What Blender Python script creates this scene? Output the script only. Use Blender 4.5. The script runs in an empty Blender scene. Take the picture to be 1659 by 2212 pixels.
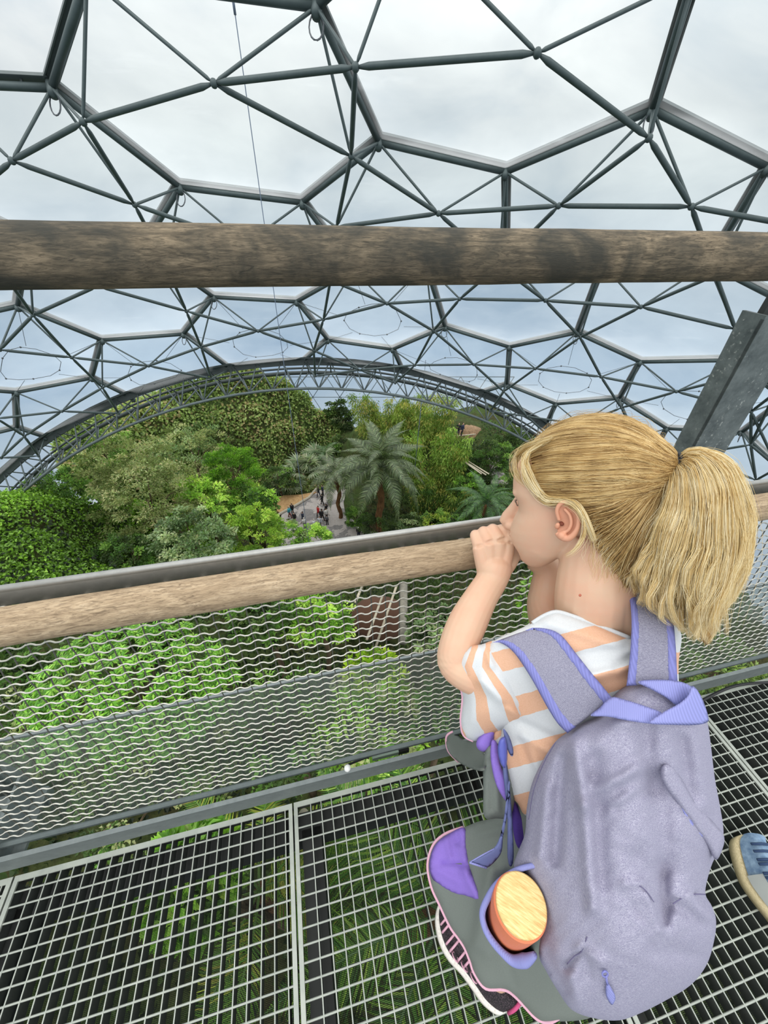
import bpy, math, random
import numpy as np
from mathutils import Vector, Matrix
from mathutils.geometry import delaunay_2d_cdt
rng = np.random.default_rng(7)
random.seed(7)
SC = bpy.context.scene
COL = SC.collection
# ---------------------------------------------------------------- camera model (metres, Y away from the viewer, floor at z=0)
F = 811.6
PT, RO, YAW, HC = math.radians(39.57), math.radians(1.57), math.radians(13.83), 1.5
cp_, sp_ = math.cos(PT), math.sin(PT)
_r = np.array([1, 0, 0.]); FW = np.array([0, cp_, -sp_]); _u = np.array([0, sp_, cp_])
RR = _r*math.cos(RO)+_u*math.sin(RO); UU = -_r*math.sin(RO)+_u*math.cos(RO)
CAM = np.array([0, 0, HC])
AU = np.array([math.cos(YAW), math.sin(YAW), 0]); AV = np.array([-math.sin(YAW), math.cos(YAW), 0]); AZ = np.array([0, 0, 1.])
def ray(x, y): return (x-829.5)/F*RR-(y-1106)/F*UU+FW
def P(x, y, d): return CAM+ray(x, y)*d
def atz(x, y, z):
    r = ray(x, y); return CAM+r*((z-HC)/r[2])
def atv(x, y, v):
    r = ray(x, y); return CAM+r*(v/(r@AV))
def aty(x, y, Y):
    r = ray(x, y); return CAM+r*(Y/r[1])
def W(u, v, z): return AU*u+AV*v+AZ*z
def proj(p):
    q = np.asarray(p)-CAM; z = q@FW
    return np.array([829.5+F*(q@RR)/z, 1106-F*(q@UU)/z, z])
cam = bpy.data.cameras.new('camera'); co = bpy.data.objects.new('camera', cam); COL.objects.link(co)
cam.sensor_fit = 'HORIZONTAL'; cam.sensor_width = 36; cam.lens = F/1659*36; cam.clip_start = .02; cam.clip_end = 500
M = Matrix.Identity(4)
for i in range(3):
    M[i][0], M[i][1], M[i][2], M[i][3] = RR[i], UU[i], -FW[i], CAM[i]
co.matrix_world = M
SC.camera = co
# ---------------------------------------------------------------- mesh building
def nrm(v):
    v = np.asarray(v, float); return v/max(np.linalg.norm(v), 1e-9)
class MB:
    def __init__(s): s.V = []; s.F = []; s.n = 0; s.M = []; s.C = []; s.mi = 0; s.col = None
    def add(s, V, Fs):
        V = np.asarray(V, float).reshape(-1, 3)
        s.V.append(V)
        if s.col is not None: s.C.append(np.tile(np.asarray(s.col, float), (len(V), 1)) if np.ndim(s.col) == 1 else s.col)
        if isinstance(Fs, np.ndarray): Fs = [Fs]
        elif len(Fs) and getattr(Fs[0], 'ndim', 0) == 2: pass
        else:
            d = {}
            for f in Fs: d.setdefault(len(f), []).append(f)
            Fs = [np.array(x) for x in d.values()]
        for f in Fs: s.F.append(f+s.n); s.M.append(np.full(len(f), s.mi))
        s.n += len(V); return s
    def sweep(s, path, r, n=6, cap=True, up=None, sx=1., sy=1.):
        p = np.asarray(path, float); N = len(p); r = np.broadcast_to(np.asarray(r, float), (N,))
        t = np.gradient(p, axis=0); t /= np.maximum(np.linalg.norm(t, axis=1, keepdims=True), 1e-9)
        a = np.array([0, 0, 1.]) if up is None else np.asarray(up, float)
        if up is None and abs(t.mean(0)@a) > .8*np.linalg.norm(t.mean(0)): a = np.array([1., 0, 0])
        x = np.cross(t, a); x /= np.maximum(np.linalg.norm(x, axis=1, keepdims=True), 1e-9); y = np.cross(x, t)
        th = np.arange(n)*2*math.pi/n
        V = p[:, None]+(x[:, None]*np.cos(th)[None, :, None]*sx+y[:, None]*np.sin(th)[None, :, None]*sy)*r[:, None, None]
        i = np.arange(N-1)[:, None]*n; k = np.arange(n)[None]; k2 = (k+1) % n
        Fq = np.stack([i+k, i+n+k, i+n+k2, i+k2], -1).reshape(-1, 4)
        fs = [Fq]
        if cap: fs += [np.arange(n)[None], (np.arange(n)[::-1]+(N-1)*n)[None]]
        s.V.append(V.reshape(-1, 3))
        if s.col is not None: s.C.append(np.tile(np.asarray(s.col, float), (N*n, 1)))
        for f in fs: s.F.append(f+s.n); s.M.append(np.full(len(f), s.mi))
        s.n += N*n; return s
    def tube(s, a, b, r, n=8, r2=None): return s.sweep([a, b], [r, r if r2 is None else r2], n)
    def box(s, c, ax, h):
        c = np.asarray(c, float); A = [nrm(a)*k for a, k in zip(ax, h)]
        V = [c+sx*A[0]+sy*A[1]+sz*A[2] for sz in (-1, 1) for sy in (-1, 1) for sx in (-1, 1)]
        return s.add(V, np.array([[0, 2, 3, 1], [4, 5, 7, 6], [0, 1, 5, 4], [2, 6, 7, 3], [0, 4, 6, 2], [1, 3, 7, 5]]))
    def bar(s, a, b, w, h, up=(0, 0, 1)):
        a = np.asarray(a, float); b = np.asarray(b, float); d = nrm(b-a); x = nrm(np.cross(d, up)); y = np.cross(x, d)
        return s.box((a+b)/2, (d, x, y), (np.linalg.norm(b-a)/2, w/2, h/2))
    def ball(s, c, r, n=8, m=6, ax=None):
        th = np.linspace(0, math.pi, m+1)[1:-1]; ph = np.arange(n)*2*math.pi/n
        R3 = np.broadcast_to(np.asarray(r, float), (3,))
        V = [[0, 0, 1]]+[[math.sin(t)*math.cos(q), math.sin(t)*math.sin(q), math.cos(t)] for t in th for q in ph]+[[0, 0, -1]]
        V = np.array(V)*R3
        if ax is not None: V = V@np.array([nrm(a) for a in ax])
        f = [(0, 1+k, 1+(k+1) % n) for k in range(n)]
        for j in range(m-2):
            f += [(1+j*n+k, 1+(j+1)*n+k, 1+(j+1)*n+(k+1) % n, 1+j*n+(k+1) % n) for k in range(n)]
        e = len(V)-1; b = 1+(m-2)*n
        f += [(e, b+(k+1) % n, b+k) for k in range(n)]
        return s.add(V+np.asarray(c, float), f)
    def lathe(s, prof, c, ax, n=24):
        z = nrm(ax); x = nrm(np.cross(z, [.31, .87, .2])); y = np.cross(z, x); th = np.arange(n)*2*math.pi/n
        V = np.array([np.asarray(c)+z*h+(x*math.cos(t)+y*math.sin(t))*r for r, h in prof for t in th])
        N = len(prof); i = np.arange(N-1)[:, None]*n; k = np.arange(n)[None]; k2 = (k+1) % n
        return s.add(V, [q for q in np.stack([i+k, i+k2, i+n+k2, i+n+k], -1).reshape(-1, 4)]+[np.arange(n)[::-1], np.arange(n)+(N-1)*n])
    def mesh(s, name, smooth=False):
        me = bpy.data.meshes.new(name)
        V = np.concatenate(s.V) if s.V else np.zeros((0, 3))
        me.vertices.add(len(V)); me.vertices.foreach_set('co', V.ravel().astype(np.float32))
        li = np.concatenate([f.ravel() for f in s.F]) if s.F else np.zeros(0, int)
        tot = np.concatenate([np.full(len(f), f.shape[1]) for f in s.F]) if s.F else np.zeros(0, int)
        me.loops.add(len(li)); me.loops.foreach_set('vertex_index', li.astype(np.int32))
        me.polygons.add(len(tot)); st = np.concatenate([[0], np.cumsum(tot)[:-1]]) if len(tot) else tot
        me.polygons.foreach_set('loop_start', st.astype(np.int32))
        try: me.polygons.foreach_set('loop_total', tot.astype(np.int32))
        except Exception: pass
        mi = np.concatenate(s.M) if s.M else np.zeros(0, int)
        me.polygons.foreach_set('material_index', mi.astype(np.int32))
        me.polygons.foreach_set('use_smooth', np.full(len(tot), bool(smooth)))
        if s.C:
            c = np.concatenate(s.C); a = me.color_attributes.new('tint', 'FLOAT_COLOR', 'POINT')
            if c.shape[1] == 3: c = np.hstack([c, np.ones((len(c), 1))])
            a.data.foreach_set('color', c.ravel().astype(np.float32))
        me.update(calc_edges=True); me.validate()
        return me
    def build(s, name, mat=None, parent=None, smooth=False):
        return link(name, s.mesh(name, smooth), mat, parent)
def link(name, me, mat=None, parent=None):
    o = bpy.data.objects.new(name, me); COL.objects.link(o)
    if mat is not None and me is not None:
        for m in (mat if isinstance(mat, (list, tuple)) else [mat]): me.materials.append(m)
    if parent is not None:
        o.parent = parent; o.matrix_parent_inverse = Matrix.Translation(-Vector(parent.location))
    return o
def tag(o, label=None, cat=None, group=None, kind=None):
    if label: o['label'] = label
    if cat: o['category'] = cat
    if group: o['group'] = group
    if kind: o['kind'] = kind
    return o
def empty(name, loc, label=None, cat=None, group=None, kind=None):
    o = bpy.data.objects.new(name, None); o.location = Vector(loc); o.empty_display_size = .1; COL.objects.link(o)
    return tag(o, label, cat, group, kind)
def copy_tree(o, parent=None):
    c = o.copy(); COL.objects.link(c)
    if parent is not None: c.parent = parent
    for ch in list(o.children): copy_tree(ch, c)
    return c
def apply_mods(o):
    dg = bpy.context.evaluated_depsgraph_get(); dg.update()
    me = bpy.data.meshes.new_from_object(o.evaluated_get(dg)); o.modifiers.clear(); o.data = me
    return o
def remesh(o, voxel, smooth=6, fac=.5, sub=0):
    m = o.modifiers.new('r', 'REMESH'); m.mode = 'VOXEL'; m.voxel_size = voxel; m.use_smooth_shade = True
    if smooth:
        k = o.modifiers.new('s', 'SMOOTH'); k.iterations = smooth; k.factor = fac
    return apply_mods(o)
# ---------------------------------------------------------------- materials
def mat(name, fn=None, col=(.5, .5, .5), rough=.6, metal=0., spec=.5):
    m = bpy.data.materials.new(name); m.use_nodes = True; nt = m.node_tree; b = nt.nodes['Principled BSDF']
    b.inputs['Base Color'].default_value = (*col, 1); b.inputs['Roughness'].default_value = rough
    b.inputs['Metallic'].default_value = metal; b.inputs['Specular IOR Level'].default_value = spec
    if fn: fn(NT(nt, b))
    return m
class NT:
    def __init__(s, nt, b): s.nt = nt; s.b = b; s.out = nt.nodes.get('Material Output')
    def n(s, t, **k):
        nd = s.nt.nodes.new(t)
        for a, v in k.items():
            if a.startswith('i_'):
                nd.inputs[a[2:].replace('_', ' ')].default_value = v
            else: setattr(nd, a, v)
        return nd
    def l(s, a, b): s.nt.links.new(a, b)
    def coord(s, kind='Object', scale=(1, 1, 1), rot=(0, 0, 0)):
        t = s.n('ShaderNodeTexCoord'); m = s.n('ShaderNodeMapping'); m.inputs['Scale'].default_value = scale; m.inputs['Rotation'].default_value = rot
        s.l(t.outputs[kind], m.inputs['Vector']); return m.outputs[0]
    def noise(s, vec, scale, detail=4, rough=.6, dist=0.):
        t = s.n('ShaderNodeTexNoise'); t.inputs['Scale'].default_value = scale; t.inputs['Detail'].default_value = detail
        t.inputs['Roughness'].default_value = rough; t.inputs['Distortion'].default_value = dist
        if vec is not None: s.l(vec, t.inputs['Vector'])
        return t.outputs['Fac']
    def ramp(s, fac, stops, interp='LINEAR'):
        r = s.n('ShaderNodeValToRGB'); r.color_ramp.interpolation = interp; e = r.color_ramp.elements
        while len(e) < len(stops): e.new(.5)
        for k, (p, c) in enumerate(stops): e[k].position = p; e[k].color = (*c, 1) if len(c) == 3 else c
        s.l(fac, r.inputs[0]); return r.outputs[0]
    def mix(s, f, a, b, mode='MIX'):
        m = s.n('ShaderNodeMix', data_type='RGBA', blend_type=mode)
        for v, i in ((f, 0), (a, 6), (b, 7)):
            if hasattr(v, 'links'): s.l(v, m.inputs[i])
            else: m.inputs[i].default_value = v if not isinstance(v, tuple) else (*v, 1)
        return m.outputs[2]
    def bump(s, h, strength=.3, dist=.01):
        b = s.n('ShaderNodeBump'); b.inputs['Strength'].default_value = strength; b.inputs['Distance'].default_value = dist
        s.l(h, b.inputs['Height']); s.l(b.outputs[0], s.b.inputs['Normal'])
    def base(s, c): s.l(c, s.b.inputs['Base Color'])
    def math(s, op, a, b=None, clamp=False):
        m = s.n('ShaderNodeMath', operation=op); m.use_clamp = clamp
        for v, i in ((a, 0), (b, 1)):
            if v is None: continue
            if hasattr(v, 'links'): s.l(v, m.inputs[i])
            else: m.inputs[i].default_value = v
        return m.outputs[0]
def srgb(r, g, b):
    f = lambda c: (c/255/12.92 if c/255 <= .04045 else ((c/255+.055)/1.055)**2.4)
    return (f(r), f(g), f(b))
def steel(name, dark, light, rough=.5, metal=.5, sc=30.):
    def fn(t):
        v = t.coord('Object'); n1 = t.noise(v, sc, 6, .7); n2 = t.noise(v, sc*.15, 3)
        c = t.mix(n2, t.ramp(n1, [(.3, dark), (.7, light)]), tuple((a+b)/2 for a, b in zip(dark, light)))
        t.base(c); t.bump(n1, .08, .002)
    return mat(name, fn, rough=rough, metal=metal)
# ================================================================ world: overcast sky
wd = bpy.data.worlds.new('sky'); SC.world = wd; wd.use_nodes = True
nt = wd.node_tree; bg = nt.nodes['Background']; T = NT(nt, bg)
tc = T.n('ShaderNodeTexCoord'); sx = T.n('ShaderNodeSeparateXYZ'); T.l(tc.outputs['Generated'], sx.inputs[0])
mp = T.n('ShaderNodeMapping'); mp.inputs['Scale'].default_value = (1, 1, 2.2); T.l(tc.outputs['Generated'], mp.inputs[0])
cl = T.noise(mp.outputs[0], 2.6, 6, .55, .4)
cl2 = T.noise(mp.outputs[0], 1.3, 3, .5, .2)
el = T.math('MULTIPLY_ADD', sx.outputs[2], .5); el.node.inputs[2].default_value = .5
base = T.ramp(el, [(.05, (.10, .12, .12)), (.24, (.50, .57, .62)), (.36, (.46, .59, .73)), (.44, (.52, .62, .71)), (.52, (.66, .73, .76)), (.60, (.76, .80, .81)), (.72, (.95, .97, .98))])
cloud = T.ramp(T.math('ADD', T.math('MULTIPLY', cl, .7), T.math('MULTIPLY', cl2, .3)), [(.36, (.72, .78, .84)), (.5, (1.0, 1.0, 1.0)), (.64, (1.22, 1.2, 1.17))])
skyc = T.mix(1., base, cloud, 'MULTIPLY')
T.l(skyc, bg.inputs['Color'])
st = T.ramp(el, [(.56, (1, 1, 1)), (.66, (1.35, 1.35, 1.35)), (.8, (2.0, 2.0, 2.0))])
T.l(T.math('MULTIPLY', st, 1.0), bg.inputs['Strength'])
sun = bpy.data.lights.new('sun', 'SUN'); sun.energy = .55; sun.angle = math.radians(40); sun.color = (1, .97, .92)
so = bpy.data.objects.new('sun', sun); COL.objects.link(so); so.rotation_euler = (math.radians(28), math.radians(-14), 0)
SC.view_settings.view_transform = 'Standard'; SC.view_settings.look = 'None'; SC.view_settings.exposure = 0.0; SC.view_settings.gamma = 1
SC.cycles.max_bounces = 5; SC.cycles.diffuse_bounces = 2; SC.cycles.glossy_bounces = 2; SC.cycles.transmission_bounces = 4; SC.cycles.transparent_max_bounces = 10
# ================================================================ materials of the deck
def wood_fn(light, mid, dark, stain, k):
    def fn(t):
        v = t.coord('Object', (1, 1, 1), (0, 0, -YAW))
        m = t.n('ShaderNodeMapping'); m.inputs['Scale'].default_value = (7, 60, 60); t.l(v, m.inputs[0])
        m2 = t.n('ShaderNodeMapping'); m2.inputs['Scale'].default_value = (26, 150, 150); t.l(v, m2.inputs[0])
        g = t.noise(m.outputs[0], 1.6, 8, .72, 1.2); g2 = t.noise(m2.outputs[0], 1.5, 4, .7, 1.5); blotch = t.noise(v, 9, 4, .6, .5)
        c = t.ramp(g, [(.28, dark), (.5, mid), (.7, light)])
        c = t.mix(t.ramp(g2, [(.35, (.75, .75, .75)), (.55, (0, 0, 0))]), c, tuple(x*.62 for x in dark))
        c = t.mix(t.ramp(blotch, [(.5-k*.12, (0, 0, 0)), (.62, (k, k, k))]), c, stain)
        t.base(c); t.bump(t.math('ADD', g, g2), .35, .004)
    return fn
M_log = mat('weathered_log', wood_fn(srgb(206, 184, 154), srgb(178, 155, 125), srgb(126, 106, 84), srgb(160, 138, 110), .35), rough=.75, spec=.25)
M_log2 = mat('old_log', wood_fn(srgb(168, 150, 124), srgb(128, 114, 94), srgb(80, 74, 64), srgb(62, 62, 57), .9), rough=.85, spec=.15)
M_galv = steel('galvanised_steel', srgb(104, 112, 112), srgb(140, 147, 146), .5, .35)
M_galvd = steel('dull_galvanised_steel', srgb(78, 88, 88), srgb(112, 120, 119), .6, .3)
M_stain = steel('brushed_rail_steel', srgb(150, 150, 146), srgb(182, 181, 176), .45, .7, 60)
M_wire = mat('wire_steel', col=srgb(200, 197, 186), rough=.4, metal=.85)
M_grate = steel('grating_steel', srgb(138, 144, 138), srgb(186, 190, 178), .55, .3, 14)
M_bar = steel('dark_bar_steel', srgb(52, 56, 54), srgb(80, 84, 80), .7, .15, 20)  # bar sides and frame webs, darker than the grating tops
M_dark = mat('dark_steel', col=srgb(60, 62, 60), rough=.7, metal=.2)
M_rubber = mat('black_cable', col=(.012, .012, .013), rough=.5)
M_white = mat('white_plastic', col=(.8, .8, .78), rough=.4)
def post_fn(t):
    v = t.coord('Object'); n1 = t.noise(v, 26, 6, .7); n2 = t.noise(v, 130, 3, .6); n3 = t.noise(v, 11, 3, .6)
    c = t.ramp(n1, [(.3, srgb(70, 78, 78)), (.7, srgb(112, 120, 118))])
    sp = t.math('MULTIPLY', t.ramp(n2, [(.60, (0, 0, 0)), (.70, (.55, .55, .55))]), t.ramp(n3, [(.45, (0, 0, 0)), (.6, (1, 1, 1))]))
    t.base(t.mix(sp, c, srgb(205, 208, 200))); t.bump(n1, .15, .003)
M_post = mat('stained_post_steel', post_fn, rough=.65, metal=.2)
# ================================================================ guard rail (one bolted thing)
rail = empty('guard_rail', W(.2, .45, 0), 'steel guard railing with two round timber rails and crimped wire mesh infill', 'railing')
U0, U1 = -2.1, 3.4
def log(v, z, r, m, seed):
    u = np.linspace(U0, U1, 90); R_ = np.random.default_rng(seed)
    wob = np.cumsum(R_.normal(0, .0006, 90)); wob -= np.linspace(wob[0], wob[-1], 90)
    b = MB(); b.sweep([W(a, v+w*.6, z+w*.6) for a, w in zip(u, wob)], r*(1+.012*np.sin(u*3.1+seed)), 40)
    return b.build('log_rail', m, rail, True)
tag(log(.53, .896, .0352, M_log, 3), 'pale tan timber handrail')
tag(log(.627, 1.440, .0352, M_log2, 5), 'dark weathered upper timber rail at eye height')
LV = lambda z: .56+.18*(z-.80)          # the mesh plane leans outwards
b = MB(); zt = .936; vt = LV(.93)
prof = [(-.004, -.040), (.004, -.040), (.005, -.001), (.003, .001), (-.003, .001), (-.004, -.002)]
sec = lambda u: [W(u, vt+a, zt+c) for a, c in prof]
V = sec(U0)+sec(U1); n = len(prof)
b.add(V, [(k, (k+1) % n, n+(k+1) % n, n+k) for k in range(n)]+[tuple(range(n))[::-1], tuple(range(n, 2*n))])
b.sweep([W(U0, vt+.002, zt), W(U1, vt+.002, zt)], .0072, 12)
tag(b.build('top_rail', M_stain, rail, True), 'bright flat steel capping rail')
# crimped wire mesh
b = MB(); du = .0355; dz = .0256
ncol = int((3.2+1.7)/du); zb, ztop = .125, .93; sl = math.sqrt(1+.18**2); nrow = int((ztop-.03-zb)*sl/dz)
nx = nrm(np.cross(AU, nrm(AZ+AV*.18)))
for r in range(nrow+1):
    z = ztop-.036-r*dz/sl
    if z < zb: break
    k = np.arange(ncol*8+1)/8.; u = -1.7+k*du
    wv = np.clip(1.5*np.sin(2*np.pi*k+.6), -1, 1); ov = np.sin(np.pi*k+(np.pi if r % 2 else 0))
    p = (AU*u[:, None]+AV*(LV(z))+AZ*z)+nx*(ov*.0010-wv*.0014)[:, None]+AZ*(wv*.0021)[:, None]
    b.sweep(p, .0020, 6, False)
tag(b.build('wire_mesh', M_wire, rail, True), 'bright crimped horizontal mesh wires'); b = MB()
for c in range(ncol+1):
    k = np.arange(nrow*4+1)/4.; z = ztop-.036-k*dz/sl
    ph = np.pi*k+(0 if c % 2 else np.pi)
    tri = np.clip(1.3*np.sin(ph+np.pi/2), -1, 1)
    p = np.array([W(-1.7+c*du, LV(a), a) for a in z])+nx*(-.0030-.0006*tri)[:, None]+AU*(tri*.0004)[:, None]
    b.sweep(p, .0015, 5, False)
tag(b.build('wire_mesh', mat('shaded_wire', col=srgb(92, 92, 84), rough=.6, metal=.3), rail, True), 'dull dark upright mesh wires')  # dark reflection and shade on the uprights are put into this wire colour
b = MB(); zb2 = .112
b.bar(W(U0, LV(zb2)-.004, zb2), W(U1, LV(zb2)-.004, zb2), .010, .012)
b.bar(W(U0, LV(zb2)+.004, zb2-.016), W(U1, LV(zb2)+.004, zb2-.016), .004, .03)
tag(b.build('bottom_rail', M_galvd, rail), 'thin lower frame bar of the wire mesh')
b = MB(); b.bar(W(U0, .399, .071), W(U1, .399, .071), .008, .088)
b.bar(W(U0, .4005, .1145), W(U1, .4005, .1145), .012, .004)
b.build('toe_board', M_galv, rail)
def post(u, lean):
    b = MB(); w, d = .105, .048; v0 = .60; ax = nrm(AZ-AU*lean); at = lambda z: u-(z-1.33)*lean
    b.box(W(at(.60), v0+.003, .60), (AU, AV, ax), (w/2, .004, .745))
    b.box(W(at(.60)-w/2+.004, v0+d/2, .60), (AU, AV, ax), (.004, d/2, .752))
    b.box(W(at(.60)+w/2-.004, v0+d/2, .60), (AU, AV, ax), (.004, d/2, .752))
    o = b.build('post', M_post, rail)
    q = MB(); q.lathe([(.0, 0), (.012, 0), (.012, .01), (.007, .012), (.007, .02), (0, .02)], W(u+.03, v0-.002, 1.30), -AV, 10); q.build('bolt', M_dark, o)
    f = at(0)+(.07 if u < 0 else 0)
    q = MB(); q.box(W(f, .50, .045), (AU, AV, AZ), (.085, .085, .005)); q.box(W(f+.05, .50, .10), (AU, AV, AZ), (.004, .09, .045))
    q.lathe([(0, 0), (.013, 0), (.013, .01), (0, .012)], W(f-.02, .44, .051), AZ, 6); tag(q.build('foot_plate', M_galv, o), 'galvanised foot plate')
    c = MB(); c.box(W(u, .63, 1.37), (AU, AV, AZ), (.03, .006, .05)); c.build('log_bracket', M_dark, o)
post(.932, .085); post(-1.08, 0)
b = MB(); zc = np.linspace(0, 1, 2)
b.box(W(.65, .612, -.06), (AU, AV, AZ), (2.75, .002, .40))
def kick_fn(t):
    mx = t.n('ShaderNodeMixShader'); tr = t.n('ShaderNodeBsdfTransparent'); tr.inputs[0].default_value = (.86, .89, .87, 1)
    df = t.n('ShaderNodeBsdfDiffuse'); df.inputs[0].default_value = (.50, .54, .52, 1)
    n1 = t.noise(t.coord('Object'), 3, 4); f = t.ramp(n1, [(.3, (.08, .08, .08)), (.8, (.20, .20, .20))])
    mx2 = t.n('ShaderNodeMixShader'); gl = t.n('ShaderNodeBsdfGlossy'); gl.inputs['Roughness'].default_value = .08; fr = t.n('ShaderNodeLayerWeight'); frv = t.math('MULTIPLY', t.math('POWER', fr.outputs['Facing'], 4.), .3)
    t.l(f, mx.inputs[0]); t.l(tr.outputs[0], mx.inputs[1]); t.l(df.outputs[0], mx.inputs[2])
    t.l(frv, mx2.inputs[0]); t.l(mx.outputs[0], mx2.inputs[1]); t.l(gl.outputs[0], mx2.inputs[2]); t.l(mx2.outputs[0], t.out.inputs[0])
M_kick = mat('scuffed_clear_panel', kick_fn)
tag(b.build('kick_panel', M_kick, rail), 'scuffed clear plastic lower panel outside the mesh')
b = MB(); b.box(W(.65, .612, .342), (AU, AV, AZ), (2.75, .004, .004)); b.build('panel_trim', M_galv, rail)
# cables along the foot of the railing
b = MB(); s = np.linspace(0, 1, 60); uu = .0+s*.95
b.sweep([W(a, .43+.02*math.sin(a*6), .055+.02*math.sin(a*4.3+1)) for a in uu], .0035, 6)
tag(b.build('cable', M_rubber, None, True), 'thin black cable running between the wire mesh and the toe board', 'cable')
b = MB(); uu = np.linspace(.98, 1.9, 50)
b.sweep([W(a, .372-.05*math.exp(-((a-1.28)/.06)**2)+.01*math.sin(a*13), .012+.01*abs(math.sin(a*9))) for a in uu], .0055, 8)
tag(b.build('cable', M_rubber, None, True), 'thick black cable lying on the floor grating beside the toe board at the far right', 'cable')
q = atz(750, 1657, .118)
b = MB(); b.lathe([(0, -.008), (.009, -.007), (.0105, 0), (.009, .007), (0, .008)], W(q@AU, .408, .118), nrm(AZ+AU*.3), 12)
tag(b.build('cable_clip', M_white, None, True), 'small white plastic knob on top edge of the steel toe board', 'clip')
b = MB(); q1 = atz(805, 1640, .07); b.box(W(q1@AU+.045, .438, .062), (AU, AV, AZ), (.045, .008, .012))
o = tag(b.build('light_strip', mat('pale_green_plastic', col=srgb(176, 196, 180), rough=.4), None), 'short pale green strip light between wire mesh and toe board', 'light')
b = MB(); b.box(W(q1@AU+.108, .438, .062), (AU, AV, AZ), (.018, .009, .013)); b.build('end_cap', M_rubber, o)
# ================================================================ floor of steel grating panels
PW, PIT, ROD = .7755, .0331, .0306
VF, VB = .385, -.62
def bars_mesh():
    b = MB(); us = np.arange(1, 23)*PIT+.022
    for u in us:
        b.mi = 0; b.box(W(u, (VF+VB)/2, -.0230), (AU, AV, AZ), (.0012, (VF-VB)/2-.004, .0205)); b.mi = 1; b.box(W(u, (VF+VB)/2, -.0017), (AU, AV, AZ), (.0014, (VF-VB)/2-.004, .0008))
    return b
def rods_mesh():
    b = MB(); v = VF-.036
    while v > VB+.01:
        b.sweep([W(.01, v, -.0035), W(PW-.01, v, -.0030)], .0025, 6, False); v -= ROD
    return b
def frame_mesh():
    b = MB(); w = .0045; e = .0025; fw = .0115
    for u in (e+fw/2, PW-e-fw/2):
        b.box(W(u, (VF+VB)/2, -.002), (AU, AV, AZ), (fw/2, (VF-VB)/2, .003))
        b.mi = 1; b.box(W(u, (VF+VB)/2, -.025), (AU, AV, AZ), (.002, (VF-VB)/2, .022)); b.mi = 0
    for v in (VF-.007, VB+.007):
        b.box(W(PW/2, v, -.002), (AU, AV, AZ), (PW/2-e, .007, .0028)); b.mi = 1; b.box(W(PW/2, v, -.025), (AU, AV, AZ), (PW/2-e, .002, .022)); b.mi = 0
    return b
plabs = ['grating floor panel at the far left edge of the walkway', 'large grating floor panel left of the girl, with no floor disc under it',
         'grating floor panel under the girl, with round disc below its corner', 'grating floor panel to the right behind the lilac backpack, under the blue sneaker',
         'grating floor panel farthest along the walkway at the right']
proto = None
for k in range(-2, 3):
    off = AU*(-.181+k*PW)
    if proto is None:
        proto = empty('floor_grating', (0, 0, 0))
        fr = frame_mesh().build('frame', [M_grate, M_bar], proto); ba = bars_mesh().build('bearing_bars', [M_bar, M_grate], proto); ro_ = rods_mesh().build('cross_rods', M_grate, proto, True)
        g = proto
    else: g = copy_tree(proto)
    g.location = Vector(off); tag(g, plabs[k+2], 'floor grating', 'steel floor gratings')
b = MB()
for v in (.33, -.55): b.box(W(.3, v, -.11), (AU, AV, AZ), (2.9, .035, .06))
tag(b.build('edge_beam', M_dark), 'dark steel edge beam carrying the grating under the railing', 'beam')
bm0 = None
for k, u in enumerate((-.957, -.132, .62, 1.40)):
    if bm0 is None:
        b = MB(); b.box(W(0, -.1, -.12), (AU, AV, AZ), (.030, .42, .07)); bm0 = b.build('support_beam', M_dark); o = bm0
    else:
        o = bm0.copy(); COL.objects.link(o)
    o.location = Vector(AU*u)
    tag(o, ['dark support beam below the leftmost grating seam', 'dark ribbed support beam below the seam left of the girl', 'dark support beam below the grating behind the backpack', 'dark support beam below the far right grating'][k], 'beam', 'support beams under the grating')
q = atz(656, 1760, -.055)
b = MB(); b.lathe([(0, 0), (.0165, 0), (.0165, .004), (0, .004)], q, AZ, 24); tag(b.build('disc', mat('cream_disc', col=srgb(186, 182, 158), rough=.6)), 'round cream disc below the corner of the grating left of the girl', 'disc')
# fine debris net slung under the deck
def net_fn(t):
    v = t.coord('Object', (1, 1, 1), (0, 0, -YAW)); sp = t.n('ShaderNodeSeparateXYZ'); t.l(v, sp.inputs[0])
    fs = []
    for i in (0, 1):
        m = t.math('FRACT', t.math('MULTIPLY', sp.outputs[i], 300.)); fs.append(t.math('LESS_THAN', m, .36))
    a = t.math('MAXIMUM', fs[0], fs[1])
    mx = t.n('ShaderNodeMixShader'); tr = t.n('ShaderNodeBsdfTransparent'); t.l(a, mx.inputs[0]); t.l(tr.outputs[0], mx.inputs[1]); t.l(t.b.outputs[0], mx.inputs[2]); t.l(mx.outputs[0], t.out.inputs[0])
M_net = mat('net', net_fn, col=(.012, .014, .012), rough=.9)
b = MB(); b.add([W(-2.2, .4, -.20), W(3, .4, -.20), W(3, -.6, -.20), W(-2.2, -.6, -.20)], np.array([[0, 1, 2, 3]]))
tag(b.build('debris_net', M_net), 'fine dark net hung under the floor grating', 'net')
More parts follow.
